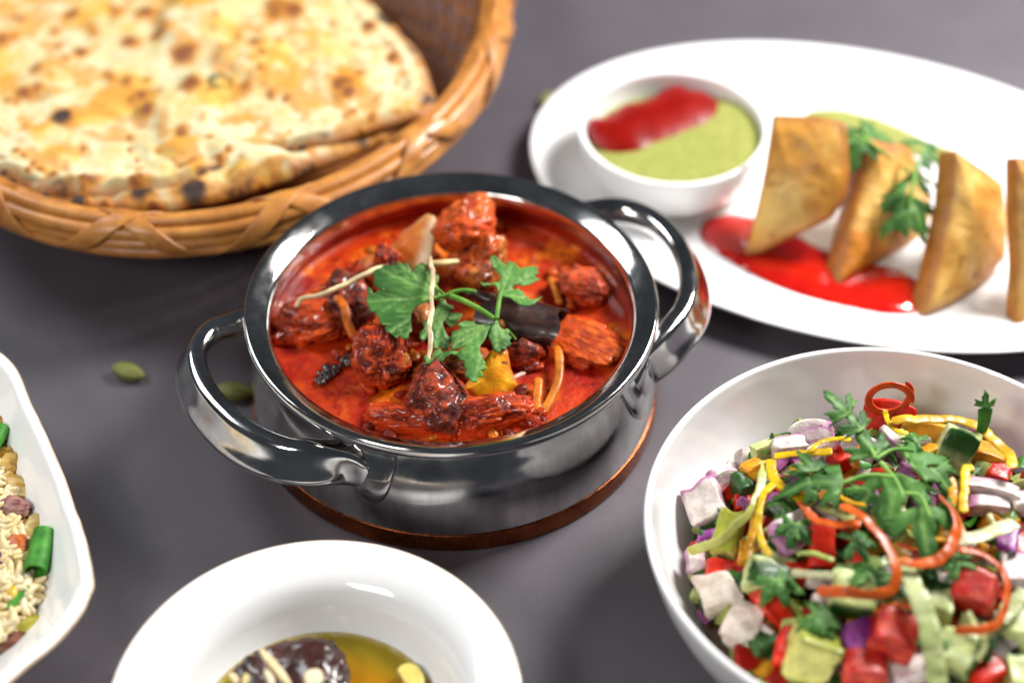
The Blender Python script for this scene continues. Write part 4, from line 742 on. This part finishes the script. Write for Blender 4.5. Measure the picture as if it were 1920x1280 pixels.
T = [
 ('onion', 255, 610, (.105, .12, .10), (15, -30, 10), 'white onion cube with pepper specks at the left wall of the salad bowl', .03, 0),
 ('onion', 305, 525, (.10, .04, .09), (-20, 10, 25), 'violet streaked onion leaf behind the speckled white cube', .05, .3),
 ('onion', 640, 350, (.12, .05, .09), (-50, 0, 8), 'pale pink onion piece at the back of the salad', .04, .3),
 ('onion', 555, 395, (.10, .05, .05), (0, 0, 8), 'white onion block under the yellow strip near the back', .04, 0),
 ('onion', 575, 715, (.13, .10, .035), (28, 12, 35), 'flat white onion square in the middle left of the salad', .10, .25),
 ('pale', 300, 950, (.11, .10, .09), (10, -10, 15), 'cream radish cube low at the left wall of the bowl', .03, 0),
 ('pale', 390, 1065, (.095, .12, .08), (10, 0, -25), 'cream radish block just below the radish cube at left', .02, 0),
 ('onion', 220, 830, (.06, .08, .07), (0, -30, 0), 'small violet white onion piece above the radish cube', .02, .2),
 ('onion', 815, 405, (.10, .05, .09), (-35, 0, -10), 'lilac onion slice right of the upright coriander leaf', .08, .3),
 ('onion', 1320, 555, (.16, .05, .05), (-12, 0, -18), 'white onion wedge with violet edge at the right back', .06, .2),
 ('onion', 1310, 610, (.12, .05, .05), (0, 0, -10), 'lilac onion slice tucked beneath the white wedge', .03, .2),
 ('pur', 1375, 745, (.06, .10, .05), (0, 0, -20), 'violet onion slice at the right edge of the picture', .05, .2),
 ('onion', 1405, 860, (.08, .11, .06), (0, 0, -8), 'pale pink onion chunk below the violet slice', .04, .1),
 ('pur', 815, 1115, (.10, .09, .06), (10, 0, 10), 'vivid purple onion piece left of the tomato cube', .03, .2),
 ('onion', 1010, 1225, (.11, .09, .06), (0, 0, 20), 'whitish onion piece below the large tomato cube', .0, .1),
 ('pur', 1280, 360, (.08, .03, .05), (-20, 0, -35), 'purple onion sliver behind the large orange chunk', .07, .2),
 ('onion', 945, 375, (.03, .10, .04), (0, 0, 30), 'thin pink onion sliver behind the big coriander', .06, .1),
 ('onion', 700, 1020, (.05, .12, .05), (0, 0, 10), 'narrow lilac onion strip left of the large cucumber cube', .03, .1),
 ('onion', 1425, 610, (.06, .06, .07), (0, 0, 5), 'pink onion bit cut by the right edge', .05, .1),
 ('pur', 255, 740, (.06, .05, .04), (0, 0, 0), 'dark violet onion bit under the speckled white cube', .0, .1),
 ('onion', 690, 420, (.09, .03, .07), (-30, 0, 30), 'greyish pink onion leaf in front of the pale pink piece', .05, .2),
 ('onion', 690, 640, (.08, .06, .04), (10, 0, -20), 'pale onion bit right of the flat white square', .08, .1),
 ('cuc', 1183, 412, (.105, .085, .13), (-38, 12, -22), 'large cucumber block with dark green skin at the right back', .13, 0, (0, -.9, .3)),
 ('cuc', 495, 400, (.14, .04, .06), (-20, 0, 32), 'thin cucumber slice with green rim behind the yellow strips', .03, 0, (1, .3, .2)),
 ('zuc', 335, 725, (.07, .13, .06), (20, -10, -22), 'yellow green pickled wedge at left below the speckled white cube', .05, .1),
 ('cuc', 480, 880, (.13, .09, .08), (0, 10, -12), 'dark green skinned cucumber chunk left of centre', .06, .1, (0, -.3, 1)),
 ('cuc', 800, 955, (.125, .10, .09), (12, 0, -8), 'large cucumber cube with pale top in the lower middle', .08, 0, (0, -1, -.2)),
 ('zuc', 640, 1165, (.12, .11, .13), (-20, 18, -10), 'big pale yellow cube at the bottom of the salad', .06, 0),
 ('cuc', 1180, 1165, (.12, .11, .09), (10, 0, -28), 'bright cucumber cube right of the long green strip', .04, 0, (1, 0, .1)),
 ('cuc', 1120, 990, (.08, .10, .09), (0, 0, -15), 'dark skinned cucumber chunk left of the second tomato cube', .03, 0, (-.3, .6, .7)),
 ('cuc', 1265, 1095, (.11, .07, .05), (10, 0, -30), 'cucumber slice below the second tomato cube', .05, 0, (1, -.2, 0)),
 ('cuc', 1400, 1060, (.09, .10, .07), (0, 0, -20), 'cucumber cube at the right edge low in the picture', .04, 0, (.2, 1, .1)),
 ('grn', 380, 545, (.05, .07, .07), (0, 0, 20), 'small dark green peel right of the violet streaked onion', .05, 0),
 ('zuc', 935, 655, (.09, .06, .05), (0, 0, 8), 'translucent cucumber core under the middle coriander', .08, .1),
 ('grn', 465, 1125, (.09, .07, .06), (0, 0, 25), 'dark green peel in the shade below the radish block', .0, 0),
 ('cuc', 1425, 1250, (.06, .09, .06), (0, 0, 0), 'light green cucumber bit in the bottom right corner', .05, 0, (0, 1, 0)),
 ('cuc', 530, 800, (.10, .06, .05), (0, 0, -30), 'half hidden cucumber sliver above the dark chunk', .03, 0, (0, .3, 1)),
 ('cuc', 1000, 935, (.08, .06, .06), (0, 0, 20), 'green cucumber bit right of the large cube under the strip', .03, 0, (0, 0, 1)),
 ('tom', 948, 1100, (.125, .12, .11), (10, 8, -15), 'large wet tomato cube in the lower middle', .07, 0),
 ('tom', 1255, 935, (.12, .11, .09), (14, 0, -24), 'peppered tomato cube inside the right orange loop', .09, 0),
 ('tom', 845, 1225, (.12, .09, .08), (0, 0, -5), 'smooth red tomato piece at the bottom edge', .05, .2),
 ('red', 500, 1000, (.16, .055, .05), (20, 20, -40), 'curved orange red pepper piece at lower left', .06, .9),
 ('red', 560, 1130, (.07, .14, .05), (0, 0, -20), 'red pepper strip between the curved piece and the pale yellow cube', .02, .1),
 ('red', 680, 765, (.07, .13, .05), (25, 0, -8), 'upright red pepper strip in the middle of the salad', .07, .2),
 ('red', 315, 870, (.11, .07, .06), (0, 0, -10), 'red pepper piece between the radish cube and the pickled wedge', .01, .2),
 ('red', 755, 440, (.07, .06, .06), (0, 0, 20), 'small red pepper bit left of the lilac slice', .05, .1),
 ('red', 385, 610, (.05, .06, .05), (0, 0, 0), 'little red bit beneath the dark green peel', .0, .1),
 ('red', 1425, 775, (.06, .10, .06), (0, 0, 0), 'red pepper piece at the right edge', .0, .1),
 ('red', 1335, 500, (.07, .06, .05), (0, 0, -20), 'small red pepper bit right of the large cucumber block', .03, .1),
 ('red', 1300, 1240, (.12, .07, .06), (0, 0, 20), 'dark red piece at the bottom right', .0, .2),
 ('red', 750, 700, (.06, .06, .06), (0, 0, 0), 'red pepper bit right of the upright strip', .03, .1),
 ('red', 930, 275, (.15, .05, .10), (-40, 0, -15), 'orange red pepper piece at the foot of the carrot ring', .09, .3),
 ('yel', 1290, 425, (.12, .09, .06), (-20, 0, -25), 'large orange yellow pepper chunk at the right back', .05, .2),
 ('yel', 1080, 345, (.16, .05, .07), (-38, 0, -10), 'flat orange pepper piece behind the cucumber block', .05, .2),
 ('yel', 1085, 425, (.07, .05, .06), (-20, 0, 30), 'small yellow pepper square left of the cucumber block', .10, .2),
 ('yel', 425, 490, (.07, .05, .07), (-20, 0, 35), 'orange pepper triangle left among the yellow strips', .05, .1),
 ('yel', 1150, 705, (.09, .09, .05), (0, 0, 10), 'orange pepper piece right of the centre coriander', .05, .2),
 ('yel', 400, 800, (.05, .08, .05), (0, 0, -10), 'dull orange pepper bit below the yellow strips', .02, .1),
 ('yel', 1300, 780, (.06, .05, .05), (0, 0, 10), 'small orange pepper cube under the pale green band', .02, .1),
]
CATS = dict(onion='onion', pale='radish', pur='onion', cuc='cucumber', zuc='cucumber', grn='cucumber', tom='tomato', red='pepper', yel='pepper')
for i, row in enumerate(T):
    k, x, y, s, r, lab, lift, cur = row[:8]
    dice(k, x, y, s, r, lab, CATS[k], lift, i+1, cur, skin=row[8] if len(row) > 8 else (0, 0, 1), name='radish_piece' if k == 'pale' else ('pickle_piece' if 'pickled' in lab else None))
def sstrip(l, w, h_, colr, lab, cat, name, seed, lifts=.12, col2=None, twist=None, n=80):
    L = lifts if isinstance(lifts, (list, tuple)) else [lifts]*len(l)
    strip([sal(x, y, q) for (x, y), q in zip(l, L)], w*1.0, h_*.42, colr, MAT['strip'], lab, cat, name, n, .035, .012, seed, col2=col2, twist=twist)
for i, (l, c_, lab, ct, nm) in enumerate([
    ([(560, 470), (620, 520), (640, 580)], (.84, .50, .012), 'thin yellow shred under the thick yellow strip', 'pepper', 'pepper_strip'),
    ([(700, 560), (780, 600), (850, 610)], (.80, .40, .012), 'thin orange yellow shred below the left coriander leaf', 'pepper', 'pepper_strip'),
    ([(1040, 720), (1120, 745), (1210, 735)], (.78, .36, .012), 'orange yellow shred under the hook of carrot', 'pepper', 'pepper_strip'),
    ([(1300, 640), (1340, 690), (1400, 700)], (.62, .66, .26), 'pale green shred by the white onion wedge', 'cabbage', 'green_shred'),
    ([(590, 800), (650, 790), (720, 820)], (.40, .50, .12), 'thin green shred left of the upright red pepper', 'cabbage', 'green_shred'),
    ([(1230, 1010), (1290, 1130), (1270, 1200)], (.56, .60, .26), 'narrow pale shred below the wide carrot loop', 'cabbage', 'green_shred'),
    ([(880, 1010), (960, 985), (1030, 1000)], (.74, .14, .014), 'thin orange carrot shred above the large tomato cube', 'carrot', 'carrot_shred')]):
    strip([sal(x, y, .15) for x, y in l], .013, .006, c_, MAT['strip'], lab, ct, nm, 50, .05, .012, 400+i)
YE, CA, PG = (.84, .54, .012), (.74, .125, .014), (.42, .48, .13)
sstrip([(920, 255), (925, 300), (960, 335), (1010, 345)], .013, .010, YE, 'short hooked yellow pepper strip in front of the carrot ring', 'pepper', 'pepper_strip', 1, .16)
sstrip([(940, 298), (1020, 292), (1120, 285), (1230, 305), (1320, 360), (1385, 420), (1390, 472)], .026, .012, (.74, .44, .014), 'long yellow pepper strip arching over the cucumber block', 'pepper', 'pepper_strip', 2, .19)
sstrip([(505, 432), (570, 420), (640, 412), (720, 408)], .020, .012, YE, 'straight yellow pepper strip over the white onion block', 'pepper', 'pepper_strip', 3, .14)
sstrip([(640, 410), (690, 375), (740, 362), (790, 372)], .013, .010, YE, 'curved yellow pepper strip before the pale pink onion', 'pepper', 'pepper_strip', 4, .15)
sstrip([(490, 440), (500, 500), (545, 555), (600, 590), (650, 605)], .024, .013, YE, 'thick yellow pepper strip curving toward the coriander', 'pepper', 'pepper_strip', 5, .17)
sstrip([(505, 530), (460, 580), (445, 670), (455, 740), (482, 803)], .017, .012, YE, 'yellow pepper strip hanging in front at left', 'pepper', 'pepper_strip', 6, .19)
sstrip([(520, 500), (470, 570), (430, 680), (398, 782)], .017, .012, (.74, .37, .012), 'second hanging yellow strip left of the first', 'pepper', 'pepper_strip', 7, .13)
sstrip([(1215, 640), (1215, 560), (1222, 485), (1255, 475)], .021, .014, YE, 'hooked yellow pepper strip right of the cucumber block', 'pepper', 'pepper_strip', 8, .17)
sstrip([(1160, 505), (1175, 560), (1190, 640)], .024, .014, (.74, .34, .012), 'orange yellow strip left of the hooked one', 'pepper', 'pepper_strip', 9, .14)
sstrip([(470, 440), (455, 530), (420, 630), (350, 700), (262, 762), (178, 790)], .020, .007, PG, 'long pale green shred reaching to the left wall of the bowl', 'cabbage', 'green_shred', 10, [.16, .18, .18, .16, .12, .10], (.52, .52, .15), 1.2)
sstrip([(560, 590), (535, 655), (470, 712)], .013, .007, PG, 'short pale green shred in front of the hanging yellow strips', 'cabbage', 'green_shred', 11, .15, (.30, .42, .08))
sstrip([(568, 868), (640, 872), (730, 880)], .022, .012, (.62, .60, .36), 'pale flat shred above the large cucumber cube', 'cabbage', 'green_shred', 12, .17)
sstrip([(985, 835), (1040, 940), (1080, 1060), (1105, 1170), (1120, 1290)], .042, .009, (.38, .46, .18), 'long translucent green band crossing down the front', 'cabbage', 'green_shred', 13, [.15, .20, .21, .20, .18], (.50, .54, .28))
sstrip([(1412, 678), (1330, 710), (1250, 735), (1150, 745)], .034, .008, (.50, .52, .24), 'translucent pale band at the right edge', 'cabbage', 'green_shred', 14, .16, (.62, .60, .36))
sstrip([(740, 850), (850, 835), (970, 822), (1060, 840)], .022, .008, (.30, .42, .12), 'green shred crossing behind the carrot curl', 'cabbage', 'green_shred', 15, .13)
sstrip([(1445, 930), (1400, 990), (1350, 1045)], .030, .009, (.50, .54, .26), 'pale green band low at the right edge', 'cabbage', 'green_shred', 16, .14)
sstrip([(680, 605), (760, 645), (800, 670)], .030, .010, (.46, .46, .16), 'olive pale shred beneath the middle coriander', 'cabbage', 'green_shred', 17, .12)
# carrot ring standing at the back, and the curls
rc = sal(938, 250, .17); tq = np.linspace(0, 2*np.pi*1.12, 60); ring = [rc+np.array([.098*math.cos(q), .02*math.sin(q)+.010*q, .085*math.sin(q)+.03]) for q in tq]
strip(ring, .020, .007, (.74, .085, .012), MAT['strip'], 'orange red carrot curl standing as a ring at the back', 'carrot', 'carrot_curl', 70, .08, 0, 21, up=(0, 1, 0))
sstrip([(600, 590), (640, 650), (720, 685), (830, 682)], .020, .012, CA, 'short orange carrot curl left of the coriander centre', 'carrot', 'carrot_curl', 22, .17)
sstrip([(755, 610), (850, 670), (920, 760), (963, 850), (945, 925), (870, 952), (760, 938), (662, 938)], .024, .010, CA, 'large orange carrot curl looping down the middle', 'carrot', 'carrot_curl', 23, [.2, .22, .22, .22, .2, .19, .19, .15], twist=1.0)
sstrip([(975, 815), (1060, 832), (1140, 800), (1190, 720), (1178, 640), (1120, 575)], .024, .012, CA, 'orange carrot curl right of the coriander like a hook', 'carrot', 'carrot_curl', 24, .20, twist=-.8)
sstrip([(1190, 778), (1290, 800), (1365, 875), (1372, 980), (1320, 1065), (1180, 1085)], .018, .010, CA, 'wide orange carrot loop around the peppered tomato cube', 'carrot', 'carrot_curl', 25, .19, twist=.9)
sstrip([(832, 388), (818, 440), (808, 478)], .016, .010, (.68, .20, .014), 'short orange carrot stick on the lilac onion slice', 'carrot', 'carrot_stick', 26, .17)
sstrip([(880, 600), (960, 575), (1010, 545)], .022, .010, (.45, .03, .012), 'dark red shred half hidden under the big coriander', 'pepper', 'pepper_strip', 27, .15)
# coriander on the salad
sc = thing('coriander_sprig', 'big coriander sprig crowning the salad', 'herb', tuple(sal(950, 520, .1)))
def sl(x, y, L, az, tilt, roll, seed, light, parent, lift=.2, lobes=3, spread=72): fan_leaf(sal(x, y, lift), L, az, tilt, roll, parent, seed, light, lobes, spread)
for i, (x, y, L, az, tl, rl, lt, lf) in enumerate([(880, 425, .17, 118, -28, 0, .14, .26), (835, 330, .15, 130, -30, 10, .16, .34), (785, 270, .15, 138, -30, 0, .16, .42),
        (760, 525, .20, 172, 0, 0, .14, .24), (660, 480, .14, 115, -10, 10, .12, .27), (650, 520, .17, 195, 5, 0, .12, .25),
        (870, 560, .18, 225, 10, 0, .16, .20), (965, 500, .26, 250, 8, 10, .75, .25), (1010, 450, .20, 20, 0, 0, .55, .24), (1095, 470, .17, -50, 15, 0, .10, .22),
        (1050, 620, .24, 275, 12, 0, .30, .25), (1115, 620, .15, 320, 18, 0, .14, .22)]):
    sl(x, y, L*.80, az, tl, rl, 100+i, lt+.18, sc, lf*.86)
for pts in ([(885, 440), (950, 405), (1030, 410)], [(900, 450), (960, 520), (990, 590)], [(880, 440), (870, 410), (790, 280)], [(985, 570), (1050, 580), (1090, 660)], [(760, 530), (860, 500), (960, 510)]):
    stem([sal(x, y, .24) for x, y in pts], .010, sc, (.10, .30, .04), (.25, .48, .10))
for i, (x, y, L, lab, n_) in enumerate([(580, 680, .12, 'coriander leaf lying on the flat white onion square', 3), (510, 890, .13, 'coriander leaf on the dark green cucumber chunk', 3), (655, 1020, .13, 'coriander leaf above the big pale yellow cube', 4), (800, 745, .12, 'coriander leaf right of the upright red pepper strip', 3), (530, 610, .10, 'tiny coriander leaf behind the pale green shred', 3), (860, 880, .14, 'dark coriander leaf behind the large cucumber cube', 4), (1200, 830, .13, 'coriander leaf above the peppered tomato cube', 3), (1040, 370, .10, 'coriander bit on the flat orange pepper piece', 2), (1110, 1100, .10, 'pale coriander leaf above the bright cucumber cube', 3)]):
    t_ = thing('coriander_leaf', lab, 'herb', tuple(sal(x, y, .08)))
    for q in range(n_): fan_leaf(sal(x, y, .17), L*.8, 200+q*110/max(1, n_-1)+i*37, 8, 0, t_, 200+i*7+q, .18 if i != 1 else .4)
tp = thing('coriander_stalk', 'green stalk end standing up at the right back of the salad', 'herb', tuple(sal(1275, 330, .1)))
b0 = sal(1278, 345, .18); V, F = tube(spline([b0, b0+np.array([.005, .01, .07]), b0+np.array([.0, .02, .15])], 20), np.linspace(.022, .036, 20), .008, 8, up=(0, -1, .6), taper=.1)
mk('stalk', V, F, MAT['leaf'], tp, col=mixc((.02, .12, .015), (.05, .20, .03), sm(fbm(V, 14, 3, 2), .3, .7))); fan_leaf(b0+np.array([0, .02, .15]), .06, 90, -60, 0, tp, 300, .2)
# ------------------------------------------------------------------ cardamom pods on the table
def pod(px, py, s, az, label, seed):
    D, F = ico(4); a_ = np.arctan2(D[:, 2], D[:, 1]); r = (1-np.abs(D[:, 0])**3*.35)*(1+.05*np.cos(a_*7))
    V = np.c_[D[:, 0]*.095, D[:, 1]*.048*r, D[:, 2]*.036*r]*s; V = V@rotm((0, 4, az)).T; V[:, 2] -= V[:, 2].min()
    p = at(px, py, .03); V += np.array([p[0], p[1], 0]); mk('cardamom_pod', V, F, MAT['pod'], label=label, cat='spice', group='pods loose on the table')
pod(241, 698, 1.0, -18, 'green cardamom pod lying alone on the open tabletop', 1)
pod(440, 735, 1.05, -10, 'green cardamom pod seen through the left handle of the pot', 2)
pod(1026, 186, .8, 60, 'brownish pod peeking out behind the left end of the oval plate', 3)

# ------------------------------------------------------------------ cutlery at the diner's side, mirrored in the pot's front
def at_t(x, y): return np.array([x, y, 0.0])
nx, ny = .36, -3.0
V, F = box(.36, .80, -3.5, -2.02, .004, .05); q = (V-np.array([.58, -2.8, 0]))@rotm((0, 0, 4)).T+np.array([.58, -2.8, 0])
mk('napkin', q, F, M('dark_cloth', (.012, .014, .022), (.022, .025, .036), 30, rough=.9, bump=.4, bs=120, bd=.004), smooth=False, label='folded dark navy napkin lying in front of the pot beyond the bowls', cat='napkin')
fk = thing('fork', 'steel fork lying on the table between the white bowls', 'fork', (.56, -2.3, 0))
V, F = tube(spline([(.72, -3.3, .08), (.66, -2.8, .09), (.62, -2.45, .075)], 30), .028, .012, 10, taper=.05); mk('fork_handle', V, F, MAT['steel'], fk)
for k in range(4):
    o = (k-1.5)*.045; V, F = tube(spline([(.615+o*.5, -2.45, .075), (.600+o, -2.36, .07), (.59+o, -2.2, .075), (.585+o, -2.06, .09)], 20), .013, .010, 8, taper=.1); mk('tine', V, F, MAT['steel'], fk)
